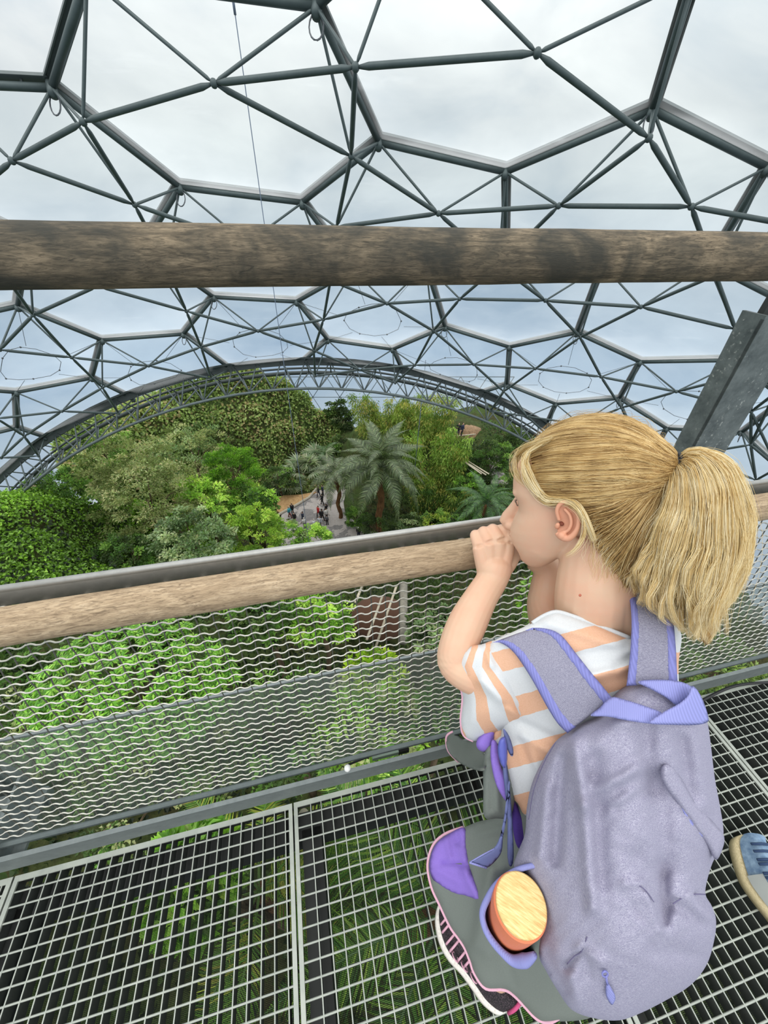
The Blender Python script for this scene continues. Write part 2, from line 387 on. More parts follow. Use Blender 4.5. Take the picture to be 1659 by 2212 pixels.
# ================================================================ domed roof: outer hexagons, inner triangles, film cushions
DC = CAM+np.array([-1.183, -9.69, -31.94]); DR, DH = 42., 1.75
def hit(x, y, R=DR):
    d = nrm(ray(x, y)); o = CAM-DC; b = o@d; c = o@o-R*R
    return CAM+d*(-b+math.sqrt(max(b*b-c, 1e-9)))
ND = dict(A0=(-150, 178), A1=(112, 190), A2=(187, -52), A3=(683, 15), A5=(1500, -50), A4=(880, -170), A6=(1790, -60), B0=(-140, 420), B1=(388, 405), B2=(653, 438), B3=(818, 308),
  B4=(1092, 372), B5=(1410, 238), B6=(1657, 362), q1=(309, 535), q0=(60, 512), q2=(763, 583), q4=(1092, 555), q6=(1530, 570), B7=(1850, 300), C0=(-90, 690), C5=(920, 572), C7=(1303, 572),
  C9=(1715, 665), C1=(38, 662), C3=(461, 642), C4=(641, 652), D1=(220, 735), D2=(396, 722), D3=(708, 735), D4=(848, 755), D5=(961, 707), D6=(1100, 750),
  D7=(1246, 719), D8=(1383, 782), D9=(1600, 778), E0=(35, 848), E1=(198, 817), E6=(1095, 831), E7=(1201, 873), E8=(1338, 861), E9=(1702, 862), F8=(1440, 926),
  F9=(1602, 934), G9=(1710, 1035), H8=(1400, 1000), H9=(1570, 1090), Ez=(-95, 838), F0=(37, 925), R0=(97, 945), R1=(288, 862), R2=(497, 797), R3=(655, 781), R4=(866, 795), R5=(1040, 849),
  R6=(1183, 912), Fz=(-70, 950), Ra=(-60, 1085))
NP = {k: hit(*v) for k, v in ND.items()}
HEX = ['A1 B1 B2 B3 A3 A2', 'A3 B3 B4 B5 A5 A4', 'A0 B0 q0 q1 B1 A1', 'B1 q1 C3 C4 q2 B2', 'B2 q2 C5 q4 B4 B3', 'B4 q4 C7 q6 B6 B5', 'A5 B5 B6 B7 A6', 'q0 C1 D1 D2 C3 q1',
  'C4 D3 D4 D5 C5 q2', 'C5 D5 D6 D7 C7 q4', 'C7 D7 D8 D9 C9 q6', 'B0 C0 C1 q0', 'C1 C0 Ez E0 E1 D1', 'C3 D2 R2 R3 D3 C4', 'D1 E1 R1 R2 D2', 'D3 R3 R4 D4', 'D4 R4 R5 E6 D6 D5', 'D6 E6 E7 E8 D8 D7',
  'E6 R5 R6 E7', 'D8 E8 F8 F9 E9 D9', 'E0 F0 R0 R1 E1', 'Ez Fz F0 E0', 'F0 Fz Ra R0', 'E7 R6 H8 F8 E8', 'F8 H8 H9 G9 F9', 'F9 G9 E9', 'B6 q6 C9 B7', 'C9 D9 E9']
roof = empty('ceiling', NP['D3'], 'domed roof of grey steel hexagons filled with clear film cushions', 'roof', kind='structure')
M_tube = steel('roof_tube_steel', srgb(60, 72, 72), srgb(84, 96, 96), .5, .25, 3)
M_clamp = steel('clamp_aluminium', srgb(84, 92, 92), srgb(108, 115, 114), .5, .3, 3)
def film_fn(t):
    lw = t.n('ShaderNodeLayerWeight'); lw.inputs[0].default_value = .35
    n1 = t.noise(t.coord('Object'), .5, 5, .6); n2 = t.noise(t.coord('Object', (.25, .25, 2.)), 1.1, 4, .7)
    f = t.math('ADD', t.math('MULTIPLY', t.math('POWER', lw.outputs['Facing'], 2.4), .8), t.math('MULTIPLY', t.ramp(n1, [(.4, (0, 0, 0)), (.75, (1, 1, 1))]), .07), True)
    f = t.math('ADD', f, t.math('MULTIPLY', t.ramp(n2, [(.62, (0, 0, 0)), (.70, (1, 1, 1))]), .06), True)
    tr = t.n('ShaderNodeBsdfTransparent'); tr.inputs[0].default_value = (.95, .97, .97, 1)
    tl = t.n('ShaderNodeBsdfTranslucent'); tl.inputs[0].default_value = (.93, .95, .95, 1)
    mx = t.n('ShaderNodeMixShader'); t.l(f, mx.inputs[0]); t.l(tr.outputs[0], mx.inputs[1]); t.l(tl.outputs[0], mx.inputs[2]); t.l(mx.outputs[0], t.out.inputs[0])
M_film = mat('cushion_film', film_fn)
edges = {}
for h in HEX:
    k = h.split()
    for i in range(len(k)):
        a, b_ = sorted((k[i], k[(i+1) % len(k)])); edges.setdefault((a, b_), 0); edges[(a, b_)] += 1
edges = [e for e in edges if not (e[0][0] in 'R' and e[1][0] == 'R') and e not in (('A5', 'A6'), ('B0', 'C0'), ('Fz', 'Ra'), ('R0', 'Ra'), ('H8', 'R6'))]
for a, b_ in edges:
    p, q = NP[a], NP[b_]; n = nrm((p+q)/2-DC); d = nrm(q-p)
    m = MB(); m.tube(p-n*.0, q, .088, 12); o = m.build('hex_tube', M_tube, roof, True)
    m = MB(); sd = nrm(np.cross(d, n)); m.bar(p+n*.20, q+n*.20, .26, .05, n)
    for s_ in (-1, 1): m.bar(p+n*.16+sd*.14*s_, q+n*.16+sd*.14*s_, .03, .07, n)
    L = np.linalg.norm(q-p); kk = int(L/.55)
    for i in range(1, kk): m.bar(p+d*L*i/kk+n*.06, p+d*L*i/kk+n*.2, .05, .05, d)
    m.build('cushion_clamp', M_clamp, o)
m = MB()
for k, p in NP.items():
    n = nrm(p-DC); mm = MB(); mm.lathe([(0, -.2), (.10, -.2), (.12, -.1), (.12, .1), (0, .12)], p, n, 12); mm.build('hub', M_tube, roof, True)
for h in HEX:
    ks = h.split(); Q = np.array([NP[k] for k in ks]); c = Q.mean(0); n = nrm(c-DC)
    den = []
    for i in range(len(Q)):
        for s_ in np.linspace(0, 1, 6)[:-1]: den.append(Q[i]*(1-s_)+Q[(i+1) % len(Q)]*s_)
    den = np.array(den); den = den+nrm(n)*.1; mN = len(den); size = np.linalg.norm(den-c, axis=1).mean()
    V = []; Fc = []
    rs = [1, .97, .92, .85, .75, .6, .4, .2]
    for r in rs:
        rr = c+(den-c)*r; bulge = .17*size*(1-r**2.6); V += list(rr-n*bulge)
    V.append(c-n*.17*size)
    for j in range(len(rs)-1):
        for i in range(mN): Fc.append((j*mN+i, j*mN+(i+1) % mN, (j+1)*mN+(i+1) % mN, (j+1)*mN+i))
    for i in range(mN): Fc.append(((len(rs)-1)*mN+i, (len(rs)-1)*mN+(i+1) % mN, len(V)-1))
    mm = MB(); mm.add(V, Fc); mm.build('film_cushion', M_film, roof, True)
# inner layer: a node under the middle of every outer edge; chords join nodes whose edges meet, struts go up to the hubs
inner = {}
for e in edges:
    mid = (NP[e[0]]+NP[e[1]])/2; inner[e] = DC+nrm(mid-DC)*(DR-DH)
cands = []
es = list(inner)
for i in range(len(es)):
    for j in range(i+1, len(es)):
        if set(es[i]) & set(es[j]): cands.append(('inner_chord', inner[es[i]], inner[es[j]], .062))
for e in es:
    for k in e: cands.append(('diagonal_strut', NP[k], inner[e], .038))
def pxlen(c):
    a, b_ = proj(c[1]), proj(c[2])
    if min(a[2], b_[2]) < 1: return 0
    return math.hypot(a[0]-b_[0], a[1]-b_[1])
for kind_ in ('inner_chord', 'diagonal_strut'):
    L = sorted([c for c in cands if c[0] == kind_], key=pxlen, reverse=True)
    rest = MB()
    for i, (nm, p, q, r) in enumerate(L):
        d = nrm(q-p); m = MB() if i < 95 else rest; x = .28 if nm == 'inner_chord' else .16
        m.sweep([p+d*.06, p+d*x, q-d*x, q-d*.06], [r*.45, r, r, r*.45], 8)
        if i < 95: m.build(nm, M_tube, roof, True)
    if rest.n: tag(rest.build(nm, M_tube, roof, True), kind='stuff')
for e in es:
    m = MB(); m.ball(inner[e], .085, 8, 6); m.build('node', M_tube, roof, True)
# thin restraint cable rings inside the lower cushions
M_cab = mat('thin_cable', col=(.09, .10, .11), rough=.5)
for h in ('C3 D2 R2 R3 D3 C4', 'C4 D3 D4 D5 C5 q2', 'D1 E1 R1 R2 D2', 'C1 C0 Ez E0 E1 D1', 'D6 E6 E7 E8 D8 D7', 'D4 R4 R5 E6 D6 D5', 'D8 E8 F8 F9 E9 D9'):
    Q = np.array([NP[k] for k in h.split()]); c = Q.mean(0); n = nrm(c-DC); off = n*-.45
    m = MB(); ring = [c+(q-c)*.42+off for q in Q for _ in (0,)]
    rr = []
    for i in range(len(ring)):
        for s_ in (.25, .75): rr.append(ring[i]*(1-s_)+ring[(i+1) % len(ring)]*s_)
    m.sweep(rr+rr[:1], .013, 5)
    for i, q in enumerate(Q): m.tube(ring[i], q, .010, 5)
    for p in rr[::2]: m.ball(p, .045, 6, 4)
    m.build('cable_ring', M_cab, roof)
# small cable loops hanging at some hubs
for k in ('A1', 'B1', 'B5', 'C3', 'D2', 'D5', 'D7', 'E8', 'A3', 'F9'):
    p = NP[k]; n = nrm(p-DC); th = np.linspace(0, 2*math.pi, 16); s_ = nrm(np.cross(n, [0, 1, .3]))
    m = MB(); m.sweep([p-n*.38+s_*.16*math.cos(t)+n*.26*math.sin(t) for t in th], .018, 5); m.build('cable_loop', M_cab, roof)
# ================================================================ arch truss where the two domes meet
AP = [(15, 1000), (100, 932), (190, 887), (280, 845), (400, 807), (500, 782), (600, 772), (655, 770), (740, 772), (830, 782), (880, 792), (980, 825), (1080, 860), (1180, 905)]
pts = np.array([hit(*p) for p in AP]); ac = pts.mean(0); an = nrm(np.array([.1147, -.944, .3095])); an = -an if an[1] < 0 else an   # an points away
e1 = nrm(np.cross([0, 0, 1.], an)); e1 = -e1 if e1[0] < 0 else e1; e2 = np.cross(e1, an); e2 = -e2 if e2[2] < 0 else e2
q2 = np.stack([(pts-ac)@e1, (pts-ac)@e2], 1)
A_ = np.hstack([2*q2, np.ones((len(q2), 1))]); sol = np.linalg.lstsq(A_, (q2**2).sum(1), rcond=None)[0]
acx, acy = sol[:2]; aR = math.sqrt(sol[2]+acx*acx+acy*acy)
def arc(t, dr=0., dn=0.): return ac+e1*(acx+(aR+dr)*math.sin(t))+e2*(acy+(aR+dr)*math.cos(t))+an*dn
t0 = math.asin(max(-.99, (q2[0, 0]-acx-9)/aR)); t1 = math.asin(min(.99, (q2[-1, 0]-acx+11)/aR))
arch = empty('arch_truss', arc(0, -1), 'long curved grey steel lattice arch spanning over the planted valley', 'arch')
NS = 44; tt = np.linspace(t0, t1, NS)
M_arch = steel('arch_steel', srgb(80, 90, 92), srgb(106, 116, 116), .5, .3, 2)
M_archd = steel('arch_dark_steel', srgb(52, 60, 60), srgb(78, 86, 86), .6, .3, 2)
m = MB()
for sgn in (0, 1):
    prof_ = [(.0, -.32), (.0, .32), (-.10, .30), (-.10, .08), (-.48, .06), (-.48, -.06), (-.10, -.08), (-.10, -.30)]
V = []; n_ = len(prof_)
for t in tt: V += [arc(t, a, c*1.3+.2) for a, c in prof_]
Fq = [(j*n_+i, j*n_+(i+1) % n_, (j+1)*n_+(i+1) % n_, (j+1)*n_+i) for j in range(NS-1) for i in range(n_)]
m.add(V, Fq); tag(m.build('gutter_beam', M_archd, arch), 'dark grey flanged gutter beam along the top')
LD = (-1.85, -.4); MD = (-.95, 1.8)
m = MB(); m.sweep([arc(t, *LD) for t in tt], .085, 10); m.build('lower_chord', M_arch, arch, True)
m = MB(); m.sweep([arc(t, *MD) for t in tt], .13, 8); m.sweep([arc(t, MD[0]+.3, MD[1]+.1) for t in tt], .07, 6); tag(m.build('rear_chord', M_archd, arch, True), 'dark rear chord')
web = []
for i in range(NS-1):
    a, b_ = tt[i], tt[i+1]; mid = (a+b_)/2
    web.append((arc(a, -.1, .2), arc(mid, *LD))); web.append((arc(mid, *LD), arc(b_, -.1, .2)))
    web.append((arc(a, *MD), arc(mid, *LD))); web.append((arc(mid, *LD), arc(b_, *MD)))
    web.append((arc(a, -.1, .2), arc(a, *MD)))
web.sort(key=lambda c: pxlen(('', c[0], c[1])), reverse=True); rest = MB()
for i, (p, q) in enumerate(web):
    m = MB() if i < 95 else rest; m.tube(p, q, .045, 6)
    if i < 95: m.build('web_strut', M_arch, arch, True)
tag(rest.build('web_strut', M_arch, arch, True), kind='stuff')
# inner nodes of the roof tie down to the arch
m = MB()
for k in ('R1', 'R2', 'R3', 'R4', 'R5', 'R6', 'R0'):
    j = np.argmin([np.linalg.norm(arc(t)-NP[k]) for t in tt]); m = MB()
    m.tube(NP[k], arc(tt[j], -.05, .1), .09, 8); m.build('roof_tie', M_arch, arch, True)
# ---------------- the second dome seen beyond the arch
roof2 = empty('ceiling', (-2, 60, -12), 'far dome roof of thin hexagon lattice seen beneath the arch', 'roof', kind='structure')
C2 = np.array([-6., 52., -30.]); R2_ = 36.
def hit2(x, y):
    d = nrm(ray(x, y)); o = CAM-C2; b = o@d; c = o@o-R2_*R2_; return CAM+d*(-b+math.sqrt(max(b*b-c, 1e-9)))
g = {}
for i in range(-3, 10):
    for j in range(1, 9): g[(i, j)] = hit2(560+i*58+(29 if j % 2 else 0), 770+j*44)
m = MB()
for (i, j), p in g.items():
    o_ = 1 if j % 2 else 0
    for nb in ((i+1, j), (i+o_, j+1), (i+o_-1, j+1)):
        if nb in g: m.tube(p, g[nb], .075, 5)
m.build('lattice_tubes', M_tube, roof2, True)
Vv = [g[(i, j)] for j in range(1, 9) for i in range(-3, 10)]; m = MB()
m.add(Vv, [(j*13+i, j*13+i+1, (j+1)*13+i+1, (j+1)*13+i) for j in range(7) for i in range(12)]); m.build('film_cushion', M_film, roof2, True)
# ---------------- hanging ropes
M_rope = mat('blue_grey_rope', col=srgb(96, 110, 128), rough=.8)
p0 = aty(596, 640, 14.); m = MB(); zt_ = 7.
lo = np.array([p0[0]-.17, p0[1], -21.]); hi = np.array([p0[0], p0[1], zt_])
m.sweep([hi, hi*.6+lo*.4, lo], .012, 6); m.sweep([hi*.93+lo*.07, hi*.92+lo*.08], .03, 6)
tag(m.build('rope', M_rope, None, True), 'long thin blue-grey rope hanging from the roof behind the upper timber rail', 'rope')
p0 = aty(906, 930, 30.); m = MB(); m.tube(p0+AZ*6, aty(896, 1012, 30.), .03, 6)
tag(m.build('rope', M_rope, None, True), 'short thin pale rope hanging in front of the bamboo right of the big palm', 'rope')
# ================================================================ terrain
def G(x, y, Y): return aty(x, y, Y)
GZ = -28.5
_cp = [G(0, 1085, 17), G(100, 1075, 20), G(0, 1262, 12.5), G(150, 1210, 15.5), G(60, 1150, 15), G(230, 1240, 16.5),
  G(300, 1230, 18.5), G(430, 1225, 21), G(520, 1215, 23.5), G(250, 1120, 22), G(380, 1100, 28),
  G(170, 1003, 30), G(250, 935, 36), G(330, 880, 40), G(400, 842, 43), G(480, 806, 46), G(540, 799, 48), G(600, 821, 50), G(650, 853, 51), G(690, 891, 52), G(716, 921, 53),
  G(708, 960, 51), G(690, 1005, 48.5), G(650, 1045, 45.5), G(590, 1045, 42), G(540, 1040, 40), G(450, 1000, 37.5), G(350, 960, 37), G(450, 900, 42), G(540, 880, 45), G(620, 920, 47.5), G(560, 960, 43.5), G(30, 1035, 26), G(-150, 1000, 26),
  G(790, 925, 46), G(850, 905, 47), G(930, 910, 46), G(1000, 915, 44), G(1045, 930, 43), G(1100, 980, 41), G(1180, 1020, 39), G(1000, 950, 42.5), G(960, 1050, 38), G(1060, 1040, 36), G(1130, 1100, 31), G(1300, 1150, 27), G(1550, 1200, 22)]
for p in [(600, 1150), (612, 1100), (650, 1085), (690, 1060), (710, 1040), (745, 1050), (755, 1080), (745, 1110), (790, 1150), (850, 1168), (890, 1180), (640, 1180), (700, 1120), (700, 1150), (740, 1160), (620, 1085), (600, 1075), (830, 1110), (900, 1120), (780, 1070), (670, 1100)]:
    _cp.append(atz(*p, GZ-.15))
_cp += [np.array(p, float) for p in [(-45, 45, -26), (-40, 60, -34), (-20, 66, -36), (0, 72, -38), (-5, 60, -33), (-9, 56, -31), (3, 56, -33), (20, 58, -34), (10, 54, -32), (30, 48, -32), (40, 50, -34), (45, 25, -30), (30, 10, -27), (22, 0, -27), (10, 18, -22), (6, 12, -18), (0, 10, -17.5), (-3, 6, -18), (2, 4, -19), (8, 4, -20), (16, 8, -24),
  (-6, 2, -17), (-12, 4, -16), (-20, 4, -15), (-38, 8, -13), (-40, 26, -14), (0, -6, -19), (-14, -8, -17), (14, -10, -24), (-40, -10, -14), (36, -8, -27), (-8, 14, -18), (-4, 20, -22.5), (2, 25, -25.5), (12, 28, -26)]]
_cp = np.array(_cp)
def terr(x, y):
    x = np.asarray(x, float); y = np.asarray(y, float)
    d2 = (x[..., None]-_cp[:, 0])**2+(y[..., None]-_cp[:, 1])**2+.6
    w = d2**-2.0
    return (w*_cp[:, 2]).sum(-1)/w.sum(-1)
gx = np.arange(-46, 46.1, .8); gy = np.arange(-12, 74.1, .8)
GX, GY = np.meshgrid(gx, gy); GZg = terr(GX, GY)+rng.normal(0, .05, GX.shape)
m = MB(); nx_, ny_ = len(gx), len(gy); i = np.arange(nx_-1)[None]; j = np.arange(ny_-1)[:, None]*nx_
_p3 = np.stack([GX, GY, GZg], -1).reshape(-1, 3); _q = np.stack([j+i, j+i+1, j+i+1+nx_, j+i+nx_], -1).reshape(-1, 4)
_ins = (np.linalg.norm(_p3-DC, axis=1) < DR-.6) | (np.linalg.norm(_p3-C2, axis=1) < R2_-.3)   # the planting stops at the feet of the domes
_q = _q[_ins[_q].all(1)]; m.add(_p3, _q)
def soil_fn(t):
    v = t.coord('Object'); n1 = t.noise(v, .35, 5); n2 = t.noise(v, 3, 5, .7)
    c = t.mix(t.ramp(n1, [(.4, (0, 0, 0)), (.62, (1, 1, 1))]), t.ramp(n2, [(.3, srgb(44, 58, 30)), (.7, srgb(74, 92, 48))]), t.ramp(n2, [(.3, srgb(44, 44, 28)), (.7, srgb(76, 74, 46))]))
    t.base(c); t.bump(n2, .6, .2)
M_soil = mat('forest_soil', soil_fn, rough=.95, spec=.1)
tag(m.build('ground', M_soil, None, True), 'sloping planted ground of the dome far below the walkway', 'ground', kind='structure')
def flat_poly(name, px, z, m_, label, cat, kind='structure'):
    P3 = [atz(*p, z) for p in px]; mm = MB(); n = len(P3)
    vs, _, fs, *_r = delaunay_2d_cdt([Vector((p[0], p[1])) for p in P3], [], [list(range(n))], 1, 1e-5)
    V = [(v.x, v.y, z) for v in vs]+[(v.x, v.y, z-.3) for v in vs]; k = len(vs)
    mm.add(V, [tuple(f) for f in fs]+[(a, (a+1) % n, (a+1) % n+k, a+k) for a in range(n)])
    return tag(mm.build(name, m_), label, cat, kind=kind)
def path_fn(t):
    v = t.coord('Object'); n1 = t.noise(v, .55, 4, .6, .6); n2 = t.noise(v, 5, 4)
    c = t.ramp(n1, [(.47, srgb(112, 108, 106)), (.5, srgb(168, 160, 154))]); t.base(t.mix(.2, c, t.ramp(n2, [(.3, (.1, .1, .1)), (.7, (.5, .48, .46))])))
M_path = mat('path_concrete', path_fn, rough=.9)
flat_poly('path', [(585, 1160), (606, 1135), (608, 1108), (640, 1090), (668, 1072), (690, 1045), (705, 1020), (735, 1030), (748, 1062), (742, 1085), (745, 1105), (770, 1130), (800, 1148), (860, 1162), (900, 1180), (880, 1200), (600, 1200)], GZ, M_path, 'wide grey visitors path with lighter patches winding through the valley', 'path')
def mulch_fn(t):
    n2 = t.noise(t.coord('Object'), 4, 5, .7); t.base(t.ramp(n2, [(.3, srgb(150, 112, 72)), (.7, srgb(204, 168, 120))]))
M_mulch = mat('tan_mulch', mulch_fn, rough=.95)
flat_poly('soil_bed', [(590, 1078), (612, 1070), (650, 1068), (684, 1062), (664, 1073), (640, 1088), (606, 1107), (592, 1100)], GZ+.15, M_mulch, 'tan mulch bed on the left edge of the visitors path', 'soil', kind='thing')
def curb(px, z, r, label):
    mm = MB(); mm.sweep([atz(*p, z) for p in px], r, 6); tag(mm.build('path_edge', M_conc), label, 'kerb')
M_conc = mat('pale_concrete', col=srgb(176, 168, 152), rough=.9)
curb([(594, 1122), (604, 1110), (640, 1091), (668, 1074), (690, 1047), (706, 1020)], GZ+.1, .16, 'pale curved kerb along the left side of the visitors path')
# ================================================================ foliage tools
def leaf_mat(name, rough=.5, trans=.35, spec=.35):
    def fn(t):
        a = t.n('ShaderNodeAttribute'); a.attribute_name = 'tint'
        t.base(a.outputs['Color']); tl = t.n('ShaderNodeBsdfTranslucent'); hs = t.n('ShaderNodeMix', data_type='RGBA', blend_type='MULTIPLY'); hs.inputs[0].default_value = 1
        t.l(a.outputs['Color'], hs.inputs[6]); hs.inputs[7].default_value = (1.1, 1.25, .6, 1); t.l(hs.outputs[2], tl.inputs[0])
        mx = t.n('ShaderNodeMixShader'); mx.inputs[0].default_value = trans; t.l(t.b.outputs[0], mx.inputs[1]); t.l(tl.outputs[0], mx.inputs[2]); t.l(mx.outputs[0], t.out.inputs[0])
    return mat(name, fn, rough=rough, spec=spec)
M_leaf = leaf_mat('leaf'); M_dull = leaf_mat('dull_leaf', .75, .25, .15); M_gloss = leaf_mat('glossy_leaf', .35, .3, .5)
def bark_fn(c1, c2):
    def fn(t):
        n1 = t.noise(t.coord('Object', (1, 1, .3)), 5, 6, .7); t.base(t.ramp(n1, [(.3, c1), (.7, c2)])); t.bump(n1, .6, .05)
    return fn
M_bark = mat('bark', bark_fn(srgb(66, 56, 44), srgb(118, 102, 82)), rough=.95, spec=.1)
M_palmbark = mat('palm_bark', bark_fn(srgb(70, 50, 34), srgb(140, 104, 72)), rough=.95, spec=.1)
def leaves(mb, pos, dirs, nor, L, Wd, col, fold=.25, R=rng):
    """diamond leaves folded on the midrib: arrays (n,3)"""
    n = len(pos); L = np.broadcast_to(L, (n,))[:, None]; Wd = np.broadcast_to(Wd, (n,))[:, None]
    d = dirs/np.maximum(np.linalg.norm(dirs, axis=1, keepdims=True), 1e-9)
    s = np.cross(d, nor); s /= np.maximum(np.linalg.norm(s, axis=1, keepdims=True), 1e-9); u = np.cross(s, d)
    V = np.stack([pos, pos+d*L*.45+s*Wd/2+u*Wd*fold, pos+d*L-u*L*.12, pos+d*L*.45-s*Wd/2+u*Wd*fold], 1).reshape(-1, 3)
    k = np.arange(n)[:, None]*4
    mb.col = np.repeat(col, 4, 0); mb.add(V, np.concatenate([k+np.array([[0, 1, 2]]), k+np.array([[0, 2, 3]])]))
    mb.col = None
def pal(cols, n, R, jit=.12):
    c = np.array(cols)[R.integers(0, len(cols), n)]; return np.clip(c*(1+R.normal(0, jit, (n, 1)))*(1+R.normal(0, .05, (n, 3))), 0, 1)
def rand_dir(n, R):
    v = R.normal(0, 1, (n, 3)); return v/np.linalg.norm(v, axis=1, keepdims=True)
def crown(mb, c, rad, nclump, nleaf, L, ratio, cols, R, droop=.3, clr=None, low=-.5):
    c = np.asarray(c); rad = np.asarray(rad, float)
    u = rand_dir(int(nclump*1.6), R); u = u[u[:, 2] > low][:nclump]
    rr = R.uniform(.55, 1.0, (len(u), 1)); cc = c+u*rad*rr
    cr = rad.mean()*(clr or 1.1/math.sqrt(nclump)*1.6)
    tone = R.uniform(0, 1, len(u))
    order = np.array(sorted(cols, key=lambda q: sum(q)))
    for k in range(len(u)):
        dd = rand_dir(nleaf, R); dd[:, 2] = np.abs(dd[:, 2])*.8+dd[:, 2]*.2
        pos = cc[k]+dd*cr*R.uniform(.25, 1., (nleaf, 1))*np.array([1, 1, .75])
        di = dd*.7+u[k]*.5+R.normal(0, .45, (nleaf, 3)); di[:, 2] -= droop
        no = np.array([0, 0, 1.])+R.normal(0, .4, (nleaf, 3))+u[k]*.4
        base = order[min(len(order)-1, int(tone[k]*len(order)))]
        col = np.clip(base*(1+R.normal(0, .16, (nleaf, 1)))*(1+R.normal(0, .06, (nleaf, 3))), 0, 1)
        leaves(mb, pos, di, no, L*R.uniform(.7, 1.25, nleaf), L*ratio*R.uniform(.8, 1.2, nleaf), col)
def boxctr(b, Y):
    x0, y0, x1, y1 = b; c = G((x0+x1)/2, (y0+y1)/2, Y); d = (c-CAM)@FW
    return c, (x1-x0)/2*d/F, (y1-y0)/2*d/F
def plant(name, b, Y, cols, L, ratio, nclump, nleaf, label, cat='shrub', m=None, droop=.3, seed=0, trunk=True, group=None, tr=.12, low=-.5, yk=.85):
    R = np.random.default_rng(seed+int(b[0]*7+b[1])); c, rx, rz = boxctr(b, Y); gz = float(terr(c[0], c[1]))
    o = empty(name, (c[0], c[1], gz), label, cat, group)
    far = Y > 15; mb = MB(); crown(mb, c, (rx, rx*yk, rz), int(nclump*(1.35 if far else 1.1)), int(nleaf*(1.5 if far else 1.25)), L*(.72 if far else .9), ratio, [tuple(min(1, q*1.42*w) for q, w in zip(k_, (1.06, 1., .92))) for k_ in cols], R, droop, low=low); mb.build('foliage', m or M_leaf, o)
    if trunk:
        tm = MB(); base = np.array([c[0]+R.normal(0, .2), c[1], min(gz, c[2]-rz)-.2])
        tm.sweep([base, base*.5+c*.5+R.normal(0, .15, 3), c], [tr*1.3, tr, tr*.5], 7)
        for _ in range(6):
            e = c+rand_dir(1, R)[0]*np.array([rx, rx*yk, rz])*.75; tm.sweep([base*.35+c*.65, (base*.15+c*.85+e)/2+AZ*.1, e], [tr*.5, tr*.35, tr*.12], 5)
        tm.build('trunk', M_bark, o, True)
    return o
S = lambda *a: [srgb(*c) for c in a]
OLIVE = S((134, 146, 102), (112, 126, 80), (88, 102, 60), (150, 158, 118)); DARK = S((48, 66, 36), (62, 84, 44), (78, 100, 54), (40, 54, 32)); MIDG = S((84, 120, 54), (66, 98, 44), (108, 142, 68), (54, 80, 38))
BRIGHT = S((112, 156, 56), (90, 134, 46), (132, 174, 72), (74, 112, 38)); LIGHT = S((150, 186, 84), (128, 168, 70), (172, 200, 104), (98, 138, 56)); LIME = S((136, 168, 64), (116, 150, 54), (156, 182, 84), (92, 126, 46)); GREY = S((126, 148, 108), (100, 124, 86), (150, 166, 128), (74, 96, 60)); BAMB = S((142, 164, 72), (120, 148, 60), (164, 178, 90), (94, 120, 50), (176, 168, 92))
# ---------------- ivy over the big hill: what nobody could count
def cover(name, test, n, L, cols, label, seed, hgt=.5, m=None, box=(-46, 46, -10, 60), ratio=.8):
    R = np.random.default_rng(seed); x = R.uniform(box[0], box[1], n*3); y = R.uniform(box[2], box[3], n*3)
    zt = terr(x, y); pt = np.stack([x, y, zt], 1); k = test(x, y) & ((np.linalg.norm(pt-DC, axis=1) < DR-1) | (np.linalg.norm(pt-C2, axis=1) < R2_-.5)); x, y = x[k][:n], y[k][:n]; n = len(x); e = .5
    z = terr(x, y); dx = (terr(x+e, y)-z)/e; dy = (terr(x, y+e)-z)/e
    no = np.stack([-dx, -dy, np.ones(n)], 1); no /= np.linalg.norm(no, axis=1, keepdims=True)
    lump = np.sin(x*1.3+np.sin(y*.9)*2)*np.sin(y*1.1+np.sin(x*.7)*2)*np.sin(z*1.2)
    pos = np.stack([x, y, z], 1)+no*(R.uniform(0, 1, (n, 1))**1.5*hgt+hgt*.6*np.clip(lump, 0, 1)[:, None])
    di = R.normal(0, .7, (n, 3)); di[:, 2] -= .5; nn = no*.9+np.array([0, 0, .5])+R.normal(0, .35, (n, 3))
    cols = np.array(sorted(cols, key=lambda q: sum(q))); t_ = np.clip((np.sin(x*.35+1.3*np.sin(y*.3))+np.sin(y*.45+z*.6))*.22+.45+R.normal(0, .22, n), 0, .999)
    col = cols[(t_*len(cols)).astype(int)]*(1+R.normal(0, .12, (n, 1)))
    mb = MB(); leaves(mb, pos, di, nn, L*R.uniform(.6, 1.3, n), L*ratio*R.uniform(.7, 1.2, n), np.clip(col, 0, 1))
    return tag(mb.build(name, m or M_leaf), label, 'ground cover', kind='stuff')
IVY = S((84, 104, 54), (106, 128, 66), (126, 148, 78), (144, 166, 92), (162, 180, 110), (168, 154, 108))
# hill region: pixel of the terrain point falls left of / above the path
def px_of(x, y, z):
    q = np.stack([x, y, z-HC], -1); d = q@FW; return 829.5+F*(q@RR)/d, 1106-F*(q@UU)/d, d
def hill_t(x, y):
    z = terr(x, y); a, b, d = px_of(x, y, z); return (d > 0) & (y > 24) & (a > -60) & (a < 735) & (b > 770) & (b < 1090) & ~((a > 600) & (b > 1060)) & (x < -5)
cover('ivy', hill_t, 165000, .40, IVY, 'dense ivy blanketing the steep rounded hill behind the arch', 3, .55)
def right_t(x, y):
    z = terr(x, y); a, b, d = px_of(x, y, z); return (d > 0) & (y > 24) & (a > 765) & (a < 1500) & (b > 820) & (b < 1180) & ~((a < 1000) & (b > 1130)) & (x > -3) & ~((a > 970) & (a < 1040) & (b > 900) & (b < 950))
cover('undergrowth', right_t, 45000, .26, DARK+MIDG, 'dark green undergrowth on the slope at the right of the valley', 4, .7)
